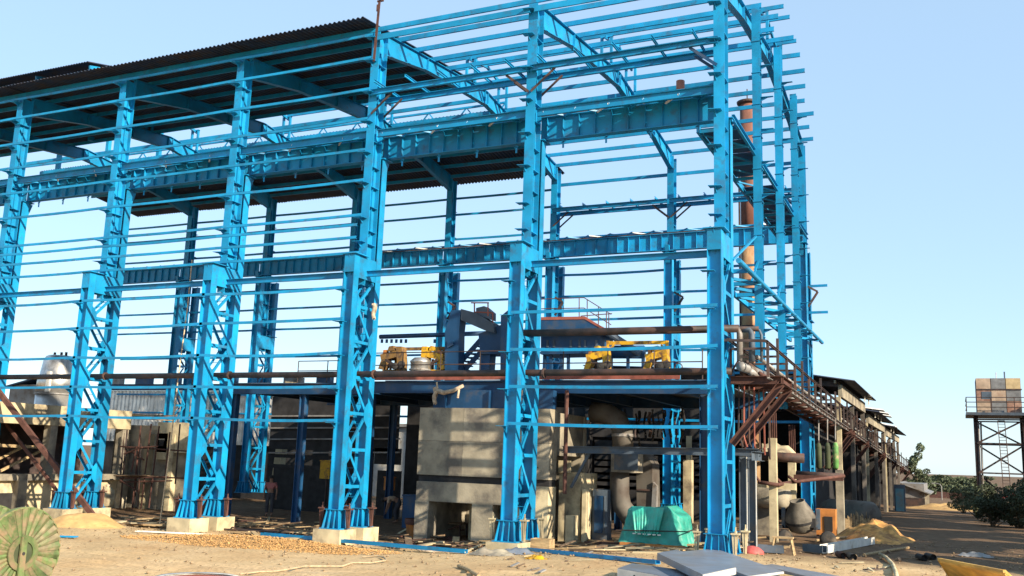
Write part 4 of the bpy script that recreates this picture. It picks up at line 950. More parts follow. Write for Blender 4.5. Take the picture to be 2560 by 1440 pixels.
# cable drum
dc = PY(50,1392,-13.0); R1 = .80
cdm = T('cable_drum', 'weathered green cable drum with ribbed flanges standing in the yard', 'cable drum', (dc.x,-13,gz(dc.x,-13)))
dz = gz(dc.x,-13)+R1+.02
M['drum'] = mat('flaking_green_paint', (.10,.145,.05), .75, var=.28, scale=5, dirt=(.24,.17,.10), dirt_amt=.44, dscale=4, bump=.3, bscale=12)
M['drum2'] = mat('worn_pink_green', (.22,.185,.11), .8, var=.25, scale=5, dirt=(.11,.15,.06), dirt_amt=.42, dscale=4, bump=.3, bscale=12)
for fx in (0, -.95):
    fl = empty('flange', cdm)
    for k in range(30):
        a0, a1 = 2*math.pi*k/30+.004, 2*math.pi*(k+1)/30-.004; am = (a0+a1)/2; h = .03
        def pp(r, a, dx): return V(dc.x+fx+dx, -13+r*math.cos(a), dz+r*math.sin(a))
        d1 = .02+random.uniform(0,.014)
        poly = [pp(.22,a0,d1),pp(R1*random.uniform(.97,1.0),a0,d1),pp(R1,am,d1+h),pp(R1*random.uniform(.97,1.0),a1,d1),pp(.22,a1,d1),pp(.22,am,d1+h*.4)]
        MB().prism([poly[0],poly[1],poly[2],poly[5]],(-.06,0,0)).prism([poly[5],poly[2],poly[3],poly[4]],(-.06,0,0)).build('flange_rib', M['drum2' if k in (0,1,2,3,27) else 'drum'], fl, -cdm.location)
    MB().lathe((dc.x+fx,-13,dz),[(R1-.015,.045),(R1+.012,.045),(R1+.012,-.05),(R1-.02,-.05)],44,(1,0,0),cap=False).build('rim', M['drum'], fl, -cdm.location)
part(MB().lathe((dc.x+.05,-13,dz),[(.31,0),(.31,.03),(.20,.03),(.20,.0)],28,(1,0,0),cap=False), 'hub_ring', M['drum'], cdm)
part(MB().lathe((dc.x-.05,-13,dz),[(.45,0),(.45,-.9)],28,(1,0,0),cap=False), 'core', M['drum'], cdm)
part(MB().lathe((dc.x+.045,-13,dz),[(.21,0),(.21,-.5)],20,(1,0,0)), 'hub_tube', M['leaf'], cdm)
part(MB().box(dc.x+.09,dc.x+.13,-13.10,-12.98,dz-.44,dz+.30), 'hub_bar', M['drum'], cdm)
part(MB().lathe((dc.x+.131,-13.04,dz),[(.03,0),(.03,.01)],10,(1,0,0)), 'spindle_hole', M['dark'], cdm)

# ------------------------------------------------------------------ yard clutter
rb = T('rusty_bucket', 'tapered rusty steel bucket with heavy rim beside the plinth', 'bucket', G(1032,1346))
p = G(1032,1346); part(MB().lathe((p.x,p.y,p.z),[(.20,0),(.20,.02),(.27,.50),(.29,.52),(.29,.62),(.26,.62),(.24,.4),(.18,.05)],20,cap=False), 'shell', M['orange'], rb, True)
part(MB().lathe((p.x,p.y,p.z+.47),[(.30,0),(.31,.1),(.30,.2)],20,cap=False), 'rim_band', M['rust'], rb); part(MB().lathe((p.x,p.y,p.z+.52),[(.26,0),(.26,.05)],16), 'contents', M['rust'], rb)
tb = T('work_table', 'dark rickety work table in front of the plinth opening', 'table', G(1125,1342))
p = G(1125,1342); W2 = .55
part(MB().box(p.x-W2,p.x+W2,p.y-.3,p.y+.3,p.z+.46,p.z+.5), 'table_top', M['dkwood'], tb)
for sx in (-1,1):
    for sy in (-1,1): part(MB().bar((p.x+sx*W2*.95,p.y+sy*.26,p.z-.03),(p.x+sx*W2*.95,p.y+sy*.26,p.z+.46),.05,.05), 'leg', M['rustdark'], tb)
part(MB().bar((p.x-.5,p.y-.28,p.z+.05),(p.x+.5,p.y-.28,p.z+.42),.03,.04), 'cross_brace', M['rust'], tb)
cr = T('timber_crate', 'small open timber crate in front of the pedestal', 'crate', G(1356,1375)); p = G(1356,1375)
for (x0,x1,y0,y1,z0,z1) in ((-.3,.3,-.2,-.18,0,.32),(-.3,.3,.18,.2,0,.32),(-.3,-.28,-.18,.18,0,.32),(.28,.3,-.18,.18,0,.32),(-.28,.28,-.18,.18,0,.03)):
    part(MB().box(p.x+x0,p.x+x1,p.y+y0,p.y+y1,p.z+z0,p.z+z1), 'side_board', M['timber'], cr)
st2 = T('work_stool', 'low timber stool standing before the slate posts', 'stool', G(1958,1385)); p = G(1958,1385)
part(MB().box(p.x-.28,p.x+.28,p.y-.12,p.y+.12,p.z+.42,p.z+.47), 'seat', M['timber'], st2)
for sx in (-1,1):
    for sy in (-1,1): part(MB().bar((p.x+sx*.3,p.y+sy*.14,p.z-.02),(p.x+sx*.22,p.y+sy*.1,p.z+.42),.045,.045), 'leg', M['timber'], st2)
    part(MB().bar((p.x-.26,p.y+sx*.11,p.z+.2),(p.x+.26,p.y+sx*.11,p.z+.2),.03,.04), 'stretcher', M['timber'], st2)

# green tarpaulin bundle
tp = T('tarpaulin_bundle', 'green tarpaulin roped over a lumpy stack on timber bearers', 'tarpaulin', (-2.35,3.0,0))
def tarp(u, v):
    ang = u*2*math.pi; cx, cy = -2.38, 3.05
    ca, sa = math.cos(ang), math.sin(ang); k = 1/(abs(ca)**9+abs(sa)**9)**(1/9)
    t = 1-v
    w_ = 1+.20*t**1.6*(1+.35*math.sin(ang*5+.7))
    x = ca*k*.86*w_; y = sa*k*.62*w_
    h = 1.12+.05*math.sin(x*3)-max(0,x-.45)*.55
    crease = abs(noise.noise(Vector((x*3.1,y*3.1+v*2.0,v*1.6+2))))*.12+abs(noise.noise(Vector((x*8,y*8,v*5+7))))*.05
    pleat = .055*abs(math.sin(ang*7+1.2*math.sin(ang*2)))*(t**.8)
    d = 1-crease*.55+pleat*.9
    z = v*h
    if v > .9: q_ = (v-.9)/.1; d *= 1-.10*q_*q_
    z += .05*t*t*abs(math.sin(ang*6+.4))*2
    return V(cx+x*d, cy+y*d, gz(cx,cy)+.03+z)
NU, NV = 220, 30
b = MB().grid(NU,NV,tarp)
ring = [Vector(p) for p in b.v[(NV-1)*NU:]]; cen = V(-2.38,3.05,gz(-2.4,3.1)+1.13); base_i = (NV-1)*NU
for r_i, f in enumerate((.8,.55,.3,.02)):
    st_ = len(b.v)
    for p_ in ring:
        c_ = cen.lerp(p_,f); c_.z += -.03*abs(noise.noise(Vector((c_.x*5,c_.y*5,1))))-.02*math.sin(f*3.1)+(p_.z-cen.z)*(f-1)*0
        c_.z = p_.z+(cen.z-p_.z)*(1-f)-.04*abs(noise.noise(Vector((c_.x*6,c_.y*6,3)))); b.v.append(tuple(c_))
    prev_i = base_i if r_i == 0 else st_-NU
    b.f += [(prev_i+i,prev_i+i+1,st_+i+1,st_+i) for i in range(NU-1)]
M['tarp'] = mat('green_tarpaulin', (.03,.36,.28), .55, var=.2, scale=3, spec=.5, bump=.5, bscale=7, dirt=(.07,.33,.26), dirt_amt=.42, dscale=5)
part(b, 'cover', M['tarp'], tp, True)
fl = MB().grid(70,16,lambda u,v: V(-3.02+1.0*(u-.5)*(1-.30*v)+.5, 2.32-.10*v-.045*abs(math.sin(u*24+.6*math.sin(v*3)))*v-.02*math.sin(u*61)*v, gz(-2.4,3)+1.16-.78*v+.04*math.sin(u*9)*v))
part(fl, 'hanging_flap', M['tarp'], tp, True)
for k in range(6): part(MB().bar((-2.93+k*.15,2.19,gz(-2.4,3)+.385),(-2.83+k*.15,2.19,gz(-2.4,3)+.39),.012,.03), 'hem', M['white'], tp)
part(MB().tube([(-3.45,2.2,.38),(-2.4,2.16,.42),(-1.3,2.2,.46),(-1.25,3.0,.5)],.018,6), 'rope', M['rustdark'], tp)
for k in range(3): part(MB().bar((-3.3,2.2+k*.6,gz(-2.4,3)+.06),(-1.3,2.15+k*.6,gz(-2.4,3)+.06),.16,.12), 'bearer', M['timber' if k else 'orange'], tp)

# insulated steel panels in the front of the yard
M['panel'] = mat('zinc_panel', (.22,.25,.30), .42, .25, var=.12, scale=2, dirt=(.22,.22,.23), dirt_amt=.42)
def slab(px4, z, th, label, ends, mt='panel'):
    P4 = [PZ(x, y, z) for x, y in px4]
    o = T('insulated_slab', label, 'panel', sum(P4, Vector())/4, 'insulated panels lying in the yard')
    part(MB().prism(P4,(0,0,-th)), 'face_sheet', M[mt], o)
    for i in ends:
        p, q = P4[i], P4[(i+1)%4]; nrm = (q-p).cross(V(0,0,1)).normalized(); cc = sum(P4, Vector())/4
        if nrm.dot(p-cc) < 0: nrm = -nrm
        part(MB().prism([p+nrm*.004-V(0,0,.01),q+nrm*.004-V(0,0,.01),q+nrm*.004-V(0,0,th-.01),p+nrm*.004-V(0,0,th-.01)],nrm*.012), 'edge_strip', M['white'], o)
    return o
slab([(1707,1378),(1790,1372),(1958,1428),(1870,1440)], .20, .06, 'lighter flat panel lying under the stacked zinc panel', [2])
slab([(1643,1382),(1692,1374),(1838,1418),(1756,1436)], .42, .14, 'zinc grey panel with white foam end on top of the stack', [2])
slab([(1545,1420),(1580,1408),(1760,1432),(1728,1452)], .22, .24, 'zinc panel on edge of the stack with round holes in its side', [3])
slab([(1905,1413),(1930,1410),(2100,1440),(2040,1446)], .07, .05, 'thin dark zinc sheet beyond the panel stack', [])
slab([(1780,1424),(1950,1432),(1940,1450),(1770,1445)], .13, .12, 'open ended zinc box panel under the stack', [])
pn = [o for o in bpy.data.objects if o.get('label','').startswith('zinc panel on edge')][0]
e0, e1 = PZ(1545,1420,.22), PZ(1728,1452,.22); en = (e1-e0).cross(V(0,0,1)).normalized(); en = -en if en.y > 0 else en
for t in (.25,.62,.9): part(MB().lathe(e0.lerp(e1,t)+en*.015-V(0,0,.11),[(.035,0),(.035,.008)],10,en), 'hole', M['dark'], pn)
bs = T('red_basin', 'wide red basin with pale rolled rim on the open dirt', 'basin', G(490,1475)); p = G(490,1478)
part(MB().lathe((p.x,p.y,p.z),[(.55,0),(.74,.22),(.72,.22),(.5,.03),(.05,.03)],32,cap=False), 'bowl', M['redox'], bs, True)
part(MB().lathe((p.x,p.y,p.z),[(.72,.20),(.80,.22),(.80,.26),(.72,.25)],32,cap=False), 'rim', M['white'], bs, True)
yb = T('yellow_shutter', 'yellow timber formwork panel with battens lying tilted on the dirt', 'formwork', G(2450,1430))
P4 = [PZ(2348,1402,.62), PZ(2512,1433,.60), PZ(2560,1475,.10), PZ(2385,1462,.08)]
M['ply'] = mat('yellow_plywood', (.62,.37,.08), .6, var=.15, scale=5, dirt=(.36,.2,.06), dirt_amt=.4)
part(MB().prism(P4,(0,0,-.03)), 'board', M['ply'], yb)
for t in (.02,.35,.68,.97):
    a1, b1 = P4[0].lerp(P4[1],t), P4[3].lerp(P4[2],t); part(MB().bar(a1+V(0,0,.03),b1+V(0,0,.03),.09,.06), 'batten', M['ply'], yb)
part(MB().bar(P4[0]+V(0,0,.03),P4[1]+V(0,0,.03),.07,.05), 'edge_batten', M['ply'], yb)

# long steel sections on the ground
def section(name, label, a1, b1, w2, h2, mt, z=.0, cat='steel section'):
    p, q = G(*a1), G(*b1); p.z += h2/2+.03+z; q.z += h2/2+.03+z
    o = T(name, label, cat, p); part(MB().ch(p,q,w2,h2,(p-q).cross(V(0,0,1)),1), 'channel', M[mt], o); return o
section('blue_channel', 'long pale blue steel channel lying along the gravel bank', (655,1341), (1165,1386), .16, .10, 'blue')
section('blue_channel', 'blue steel channel lying between the panel stack and the plinth', (1245,1372), (1645,1414), .15, .09, 'blue')
section('blue_offcut', 'short flat blue steel offcut beside the cable drum', (128,1344), (192,1346), .22, .03, 'blue')
section('white_board', 'long white trim board lying in front of the pedestals', (340,1331), (650,1346), .16, .03, 'white')
section('rusty_plate_strip', 'long rusty plate lying behind the gravel bank', (520,1322), (735,1335), .7, .05, 'rustdark')
section('painted_beam', 'pale blue and cream painted beam lying before the orange heap', (2060,1385), (2178,1362), .24, .22, 'white')
section('blue_beam', 'slate blue beam lying at the foot of the slate posts', (1895,1382), (1960,1386), .2, .2, 'slate')
section('dark_channel', 'dark blue channel end lying beside the painted beam', (2012,1380), (2062,1386), .2, .2, 'slate')
for a1, b1, lab in (((2160,1392),(2272,1374),'straight bare timber pole lying across the lane edge'),((1146,1420),(1196,1448),'short timber stick on the open dirt'),((2040,1355),(2150,1345),'pale timber pole beside the painted beam'),((1420,1345),(1500,1362),'timber pole on the scrap beside the tarpaulin'),((640,1308),(760,1320),'timber pole lying by the pedestal')):
    p, q = G(*a1), G(*b1); o = T('timber_pole', lab, 'pole', p); part(MB().tube([p+V(0,0,.05),(p+q)/2+V(.02,.02,.07),q+V(0,0,.06)],.04,7), 'pole', M['timber'], o)
def tubeo(name, lab, px, r, mt, cat):
    pts = [G(*c)+V(0,0,r+.02) for c in px]; o = T(name, lab, cat, pts[0]); part(MB().tube(pts,r,8), 'run', M[mt], o, True)
tubeo('hose', 'pale hose curling over the open dirt in front of the gravel', [(600,1440),(650,1434),(690,1433),(740,1424),(762,1420),(856,1420),(880,1411),(930,1411),(966,1405),(960,1398),(945,1394),(905,1396)], .022, 'rope', 'hose')
tubeo('bent_pipe', 'bent cream pipe lying at the edge of the shade', [(2200,1392),(2215,1400),(2232,1418),(2240,1440),(2244,1460)], .05, 'cream', 'pipe')
for i, (px, py, lab) in enumerate(((2108,1398,'rusty open pipe stub lying before the painted beam'),(2135,1402,'black open pipe stub beside the rusty one'),(2312,1404,'dark pipe stub in the shade of the lane'),(2334,1402,'dark pipe stub next to the shaded one'))):
    p = G(px,py)+V(0,0,.09); o = T('pipe_stub', lab, 'pipe', p, 'pipe stubs on the ground'); part(MB().lathe(p,[(.085,0),(.085,.5),(.07,.5),(.07,.02)],14,(-.35,.9,0),cap=False), 'wall', M['rust' if i == 0 else 'rubber'], o, True); part(MB().lathe(p+V(-.0,.1,0),[(.07,0),(.07,.02)],14,(-.35,.9,0)), 'inner_dark', M['dark'], o)
sj = T('red_sack', 'faded red plastic sack beside the corner column', 'sack', G(1880,1382)); p = G(1880,1384)
part(MB().lathe((p.x,p.y,p.z-.03),[(.34,0),(.32,.1),(.2,.2),(.06,.24)],14), 'bag', mat('red_plastic',(.50,.10,.09),.6,var=.2,scale=6,bump=.4,bscale=8), sj, True); sj.scale = (1,1,1)
# scrap planks strewn between the columns
k = 0
for i in range(240):
    x = random.uniform(-24,-1.0); y = random.choice((random.gauss(2.2,.9), random.gauss(1.0,.7), random.gauss(3.5,1.2)))
    if y < -.2: y = .3
    if abs(((x+3) % 6)-3) < .75 and -.6 < y < 2.2: continue
    if -10.6 < x < -5.4 and y > 2.9: y -= 1.6
    L = random.uniform(.5,1.9); a1 = random.gauss(0,.5) + (math.pi/2 if random.random() < .2 else 0)
    p = V(x,y,gz(x,y)+random.uniform(.02,.10)); q = p+V(L*math.cos(a1),L*math.sin(a1),random.uniform(-.04,.16))
    q.z = max(q.z, gz(q.x,q.y)+.03)
    wd_ = random.choice((.06,.10,.15,.22)); mk = random.choice(('timber','timber','dkwood','rust','dkwood','cream'))
    o = MB().bar(p,q,wd_,random.choice((.02,.03,.05))).build('scrap_plank', M[mk])
    bay = int(min(3, -x//6)); where = ('bay between corner column and plinth','bay in front of the concrete plinth','bay where the workers stand','bay before the scaffold')[bay]
    thing(o, ('narrow ' if wd_ < .09 else 'wide ' if wd_ > .2 else 'long ' if L > 1.3 else 'short ')+{'timber':'bare timber','dkwood':'dark weathered','rust':'rusty steel','cream':'cream painted'}[mk]+' scrap strip strewn in the '+where, 'scrap plank', 'scrap strewn under the frame')
for i, (px, py, s, mt, lab) in enumerate(((770,1352,.5,'white','crumpled pale cement bag beside the middle pedestal'),(1075,1378,.35,'cloth','crumpled sacking scrap behind the blue channel'),(1230,1388,.6,'conc','torn dusty white plastic sheet beside the panel stack'),(1290,1384,.55,'panel','crumpled grey plastic sheet beside the crate'),(500,1330,.35,'cream','broken cream slab at the end of the white board'),(1345,1398,.3,'yellow','yellow rag on the dirt before the crate'),(2440,1392,.45,'grey','grey rag heap in the shade of the bushes'),(1130,1350,.3,'rust','rusty scrap lump under the work table'))):
    p = G(px,py); b = MB(); sd = i*7.3
    b.grid(18,12,lambda u,v: V(p.x+(u-.5)*2*s+.1*s*math.sin(v*9+sd), p.y+(v-.5)*1.2*s+.1*s*math.sin(u*7+sd), p.z+.015+.22*s*max(0,math.sin(u*3.14)*math.sin(v*3.14))*(1+1.2*noise.noise(Vector((u*5,v*5,sd))))+.03*noise.noise(Vector((u*12,v*12,sd)))))
    o = b.build('crumpled_sheet', M[mt], smooth=True); thing(o, lab, 'crumpled sheet', 'crumpled sheets on the dirt')
for i in range(46):
    px, py = random.uniform(1250,2330), random.uniform(1378,1436)
    if 1530 < px < 2080 and py > 1376: py = random.uniform(1366,1378)
    p = G(px,py); a1 = random.uniform(0,3.14); L = random.uniform(.15,.7); q = p+V(L*math.cos(a1),L*math.sin(a1),0); q.z = gz(q.x,q.y)
    mk = random.choice(('timber','dkwood','rustdark','cream','grey'))
    o = MB().bar(p+V(0,0,.03),q+V(0,0,.03+random.uniform(0,.05)),random.uniform(.03,.09),.025).build('litter_scrap', M[mk])
    thing(o, {'timber':'bare timber','dkwood':'dark wood','rustdark':'rusty metal','cream':'pale painted','grey':'grey metal'}[mk]+(' splinter' if L < .4 else ' offcut')+' lying on the open dirt '+('beside the lane' if p.x > 1 else 'by the panel stack' if p.x > -4 else 'before the plinth'), 'scrap', 'offcuts littering the open dirt')
# boards leaning together on the pale sheet
for k in range(5):
    p = G(1160+k*30,1386-k*3); q = G(1215+k*26,1362-k*2); o = MB().bar(p+V(0,0,.05),q+V(0,0,.07),.07,.04).build('pale_batten', M['cream']); thing(o, 'pale batten laid side by side on the white plastic sheet', 'batten', 'battens on the plastic sheet')
# cloths and rope
rp = T('hanging_rope', 'long pale rope hanging from the far crane girder to the ground', 'rope', G(398,1320))
part(MB().tube([PY(480,650,2.2),PY(470,760,1.9),PY(446,940,1.5),PY(425,1120,1.0),G(398,1320)+V(0,0,.02)],.022,6), 'strand', M['rope'], rp)
def rag(px, py, Y, s, lab):
    c = PY(px,py,Y); b = MB()
    b.grid(16,16,lambda u,v: V(c.x+s*(.16*math.cos(u*6.28)*(1-.3*v)+.05*math.sin(v*7)), Y+s*.14*math.sin(u*6.28)*(1-.3*v), c.z+s*(.35-.9*v)+s*.07*math.sin(u*17+v*6)))
    o = b.build('rag', M['cloth'], smooth=True); thing(o, lab, 'rag', 'rags tied to the steel')
rag(935,775,.9,.55,'soiled rag knotted on the laced column beside the empty bay')
rag(1088,985,3.2,.6,'soiled rag hanging down over the top of the plinth'); rag(1302,985,3.3,.35,'small pale rag on the girder above the plinth')
sl2 = T('cloth_sling', 'rolled cloth sling sagging from the hoist frame over the plinth', 'sling', PY(1090,975,3.2))
part(MB().tube([PY(1088,975,3.2),PY(1110,982,3.2),PY(1135,976,3.2),PY(1158,964,3.2)],.09,8,r2=.06), 'roll', M['cloth'], sl2, True); part(MB().tube([PY(1148,968,3.2),PY(1144,995,3.2)],.04,6), 'loose_end', M['cloth'], sl2)
part(MB().tube([PY(1092,955,3.2),PY(1094,978,3.2)],.03,6), 'knot_cord', M['rope'], sl2)

# ------------------------------------------------------------------ water tower, bushes, lamp and far things
YT = 52
wt = T('water_tower', 'tall braced steel water tower with patched panel tank', 'water tower', PY(2510,1300,YT))
tx0, tx1 = PY(2443,1030,YT).x, PY(2556,1030,YT).x; zb = PY(2500,1032,YT).z; ztop = PY(2500,945,YT).z
cw3 = (tx1-tx0)/3; ch3 = (ztop-zb)/3
tank_m = {0: M['cream2'] if 'cream2' in M else mat('faded_tank_panel',(.42,.31,.22),.8,var=.18,scale=3,dirt=(.25,.15,.1),dirt_amt=.42), 1: mat('grey_tank_panel',(.19,.19,.19),.7,var=.2,scale=3), 2: mat('ochre_tank_panel',(.50,.37,.20),.8,var=.12,scale=3), 3: mat('rusty_pink_panel',(.36,.22,.16),.8,var=.25,scale=4,dirt=(.2,.1,.07),dirt_amt=.45)}
lay = [[0,1,3],[3,0,1],[0,1,2]]
for j in range(3):
    for i in range(3):
        part(MB().box(tx0+i*cw3+.02,tx0+(i+1)*cw3-.02,YT-.03,YT,zb+j*ch3+.02,zb+(j+1)*ch3-.02), 'tank_panel', tank_m[lay[j][i]], wt)
part(MB().box(tx0+.01,tx1-.01,YT,YT+3.2,zb,ztop-.02), 'tank_body', M['rust'], wt)
part(MB().box(tx0-.05,tx1+.05,YT-.06,YT-.03,zb+2*ch3-.05,zb+2*ch3+.05), 'tank_stay', M['rustdark'], wt)
part(MB().box(tx0+.35,tx0+1.0,YT-.05,YT-.03,zb+ch3+.15,zb+2*ch3-.15), 'dark_patch', M['slate'], wt)
part(MB().box(tx0-.75,tx1+.8,YT-.9,YT+4,zb-.22,zb-.02), 'deck', M['slate'], wt)
wr = empty('deck_rail', wt)
for z in (.35,.7,1.05):
    for (p, q) in (((tx0-.7,YT-.85),(tx1+.75,YT-.85)),((tx0-.7,YT-.85),(tx0-.7,YT+3.9))): MB().tube([(p[0],p[1],zb+z),(q[0],q[1],zb+z)],.03,5).build('rail', M['rustdark'], wr, -wt.location)
for x in (tx0-.7, tx0+.9, tx0+2.4, tx1+.75): MB().tube([(x,YT-.85,zb),(x,YT-.85,zb+1.05)],.035,5).build('stanchion', M['rustdark'], wr, -wt.location)
part(MB().tube([(tx0+1.95,YT+1,ztop),(tx0+1.95,YT+1,ztop+.55)],.05,5), 'vent_pipe', M['slate'], wt); part(MB().tube([(tx0+1.4,YT+1,ztop),(tx0+1.4,YT+1,ztop+.5)],.03,5), 'vent_pipe', M['white'], wt)
lx0, lx1 = tx0-.1, tx1+.1
for x in (lx0, lx1):
    for y in (YT, YT+3): part(MB().ib((x-(.25 if x == lx0 else -.25)*0,y,-1.2),(x,y,zb-.22),.26,.26,(1,0,0)), 'leg', M['rustdark'], wt)
zs = [-.6, 2.5, 4.6, zb-.5]
for za, zc in zip(zs, zs[1:]):
    part(MB().ang((lx0,YT-.1,za),(lx1,YT-.1,zc),.12,(0,1,0)), 'brace', M['rustdark'], wt); part(MB().ang((lx0,YT+3.1,zc),(lx1,YT+3.1,za),.12,(0,1,0)), 'brace', M['rustdark'], wt)
    part(MB().ang((lx0,YT-.12,zc),(lx1,YT-.12,zc),.1,(0,0,1)), 'tie', M['rustdark'], wt); part(MB().ang((lx0,YT+3,zc),(lx1,YT+3,zc),.1,(0,0,1)), 'tie', M['rustdark'], wt)
ld = empty('ladder', wt)
la, lb = PY(2494,1052,YT-.5), PY(2512,1260,YT-.5)
for dx in (0,.45): MB().tube([V(la.x+dx,YT-.5,la.z),V(lb.x+dx,YT-.5,lb.z)],.03,5).build('stile', M['rustdark'], ld, -wt.location)
for k in range(26):
    t = k/25; c = la.lerp(lb,t); MB().tube([c,c+V(.45,0,0)],.02,5).build('rung', M['rustdark'], ld, -wt.location)
for px in (2452,2446): part(MB().tube([PY(px,1055,YT),PY(px+8,1300,YT)],.07,6), 'riser_pipe', M['grey'], wt)

def leaf_cloud(n, centers, size, seed):
    rn = random.Random(seed); b = MB()
    for _ in range(n):
        c, r = rn.choice(centers); 
        while True:
            d = Vector((rn.uniform(-1,1),rn.uniform(-1,1),rn.uniform(-1,1)))
            if d.length <= 1: break
        d = d.normalized()*(d.length**.45)
        p = Vector(c)+Vector((d.x*r[0],d.y*r[1],d.z*r[2]))
        a1 = Vector((rn.uniform(-1,1),rn.uniform(-1,1),rn.uniform(-1,1))).normalized(); e = a1.orthogonal().normalized(); f = a1.cross(e)
        s = size*rn.uniform(.6,1.3)
        b.add([p-e*s, p+f*s*.45, p+e*s, p-f*s*.45], [(0,1,2,3)])
    return b
def bush(x, y, h, rw, label, seed, n=2600, mt='leaf', nm='bush', size=.075, grp='bushes along the lane'):
    rn = random.Random(seed); g = gz(x,y)
    o = T(nm, label, nm.split('_')[-1], (x,y,g), grp)
    cs = []; st_ = MB()
    for k in range(11):
        a1 = rn.uniform(0,6.28); rr3 = rn.uniform(.1,.75)*rw; z = rn.uniform(.2,.82)*h
        c = (x+rr3*math.cos(a1), y+rr3*math.sin(a1), g+z); cs.append((c,(rn.uniform(.16,.38)*rw,rn.uniform(.16,.38)*rw,rn.uniform(.10,.22)*h)))
        st_.tube([(x+rn.uniform(-.1,.1),y,g-.1),(x+(c[0]-x)*.5,y+(c[1]-y)*.5,g+z*.6),c],.035*h/2,5,r2=.008)
    part(st_, 'stem', M['bark'], o); part(leaf_cloud(n,cs,size,seed), 'foliage', M[mt], o)
    return o
bush(8.6,30,2.6,2.0,'dark dense bush standing before the tower legs',1,5200)
bush(7.4,31,1.5,1.3,'low dark bush at the edge of the red lane',2,2600)
bush(9.6,25.5,2.3,1.7,'broad dark bush beside the dense one',3,4000)
bush(7.9,38,2.4,1.6,'dark bush close behind the leg of the tower',4,3600)
bush(10.4,34,3.3,1.8,'taller dark bush rising beside the tower ladder',5,4600)
bush(6.9,45,2.2,1.7,'greyish bush farther along the lane',6,3200,'leaf2')
bush(9.0,21.5,1.2,1.2,'low straggling shrub at the lane edge',7,1800)
bush(9.4,44,3.0,1.9,'dark bush behind the tower legs',9,3600)
bush(6.2,56,2.4,1.8,'grey green bush before the far earth bank',10,2600,'leaf2')
def tree(x, y, h, cr_, label, seed, mt='leaf2', n=4200, size=.2, grp='trees', trunk=.14, base=.3):
    rn = random.Random(seed); g = gz(x,y); o = T('tree', label, 'tree', (x,y,g), grp)
    t = MB().tube([(x,y,g-.3),(x+.1,y,g+h*.4),(x-.05,y+.1,g+h*.92)],trunk,8,r2=trunk*.2); cs = []
    for k in range(16):
        z = h*(base+(1-base)*rn.random()); a1 = rn.uniform(0,6.28); r3 = cr_*rn.uniform(.2,1)*(1.15-.6*z/h)
        c = (x+r3*math.cos(a1),y+r3*math.sin(a1),g+z); t.tube([(x,y,g+z*.72),c],.04,5,r2=.01); cs.append((c,(cr_*.36,cr_*.36,h*.085)))
    part(t, 'trunk', M['bark'], o); part(leaf_cloud(n,cs,size,seed), 'crown', M[mt], o); return o
tree(PY(2290,1200,85).x,85,5.6,1.2,'thin grey green tree rising beyond the end of the gallery',11,'leaf2',2600,.15,'trees beyond the sheds',.1,.2)
tree(PY(2306,1230,92).x,92,3.4,1.1,'small thin tree beside the grey green one',12,'leaf2',1500,.15,'trees beyond the sheds',.1,.2)
for k in range(9): tree(PY(2322+k*17,1260,110+k*3).x,110+k*3,random.uniform(1.9,2.8),2.3,'low round tree in the row behind the far boundary wall',30+k,'leaf2' if k % 2 else 'leaf',1500,.24,'trees behind the boundary wall',.12,.15)
# tall trees along the lane (beyond the picture edge) that shade it
for k, (x, y, h) in enumerate(((14.5,1.5,5.4),(13.6,5.5,5.0),(15.5,9,6.2),(14.0,13,7.4),(16.5,16.5,9.4),(14.2,20,9.6),(16.8,24.5,10.2),(14.5,29,10),(17,34,10.5),(14.6,39,10),(17,45,10.5),(15,52,10))):
    tree(x,y,h,2.7,'tall leafy tree in the row along the lane',50+k,'leaf',6500,.28,'trees lining the lane',.22,.12)
fw = T('boundary_wall', 'long low brown boundary wall across the far end of the lane', 'wall', (6,104,-.6))
p, q = PY(2318,1262,104), PY(2440,1234,104)
for k in range(10): part(MB().box(p.x+k*2.2,p.x+(k+1)*2.2-.05,104,104.3,-1.2,q.z+random.uniform(-.05,.05)), 'wall_panel', M['rust'], fw)
eb = G(2380,1300); heap('earth_bank', 'low sunlit earth bank at the far end of the lane', PY(2378,1290,64).x, 64, 4.0, 2.5, .55, M['sand'], 21, .12, 'earth bank')
rk = T('red_kiosk', 'small red roofed kiosk by the boundary wall', 'kiosk', PY(2325,1275,96)); p, q = PY(2314,1278,96), PY(2338,1252,96)
part(MB().box(p.x,q.x,96,97,-1.2,q.z-.4), 'walls', M['cream'], rk); part(MB().prism([(p.x-.15,95.8,q.z-.4),(q.x+.15,95.8,q.z-.4),((p.x+q.x)/2,95.8,q.z)],(0,1.4,0)), 'roof', M['redox'], rk)
ru = T('red_awning', 'small red awning glimpsed behind the bushes under the tower', 'awning', PY(2530,1250,46)); p = PY(2528,1238,46)
part(MB().prism([(p.x-.55,46,p.z-.18),(p.x+.6,46,p.z-.18),(p.x+.1,46,p.z+.12)],(0,1.0,0)), 'canopy', mat('red_canvas',(.55,.06,.07),.7), ru)
for x in (-.5,.5): part(MB().tube([(p.x+x,46.1,-1),(p.x+x,46.1,p.z-.15)],.03,5), 'post', M['white'], ru)
sl3 = T('street_lamp', 'thin street lamp with curved arm beyond the earth bank', 'street lamp', PY(2357,1290,95)); p = PY(2357,1290,95); q = PY(2357,1216,95)
part(MB().tube([(p.x,95,p.z-1),(p.x,95,q.z)],.07,6,r2=.05), 'pole', M['grey'], sl3); part(MB().tube([(p.x,95,q.z),(p.x-.15,95,q.z+.22),(p.x-.6,95,q.z+.34),(p.x-.8,95,q.z+.33)],.04,6), 'arm', M['grey'], sl3); part(MB().box(p.x-1.0,p.x-.7,94.9,95.1,q.z+.26,q.z+.36), 'lamp_head', M['grey'], sl3)

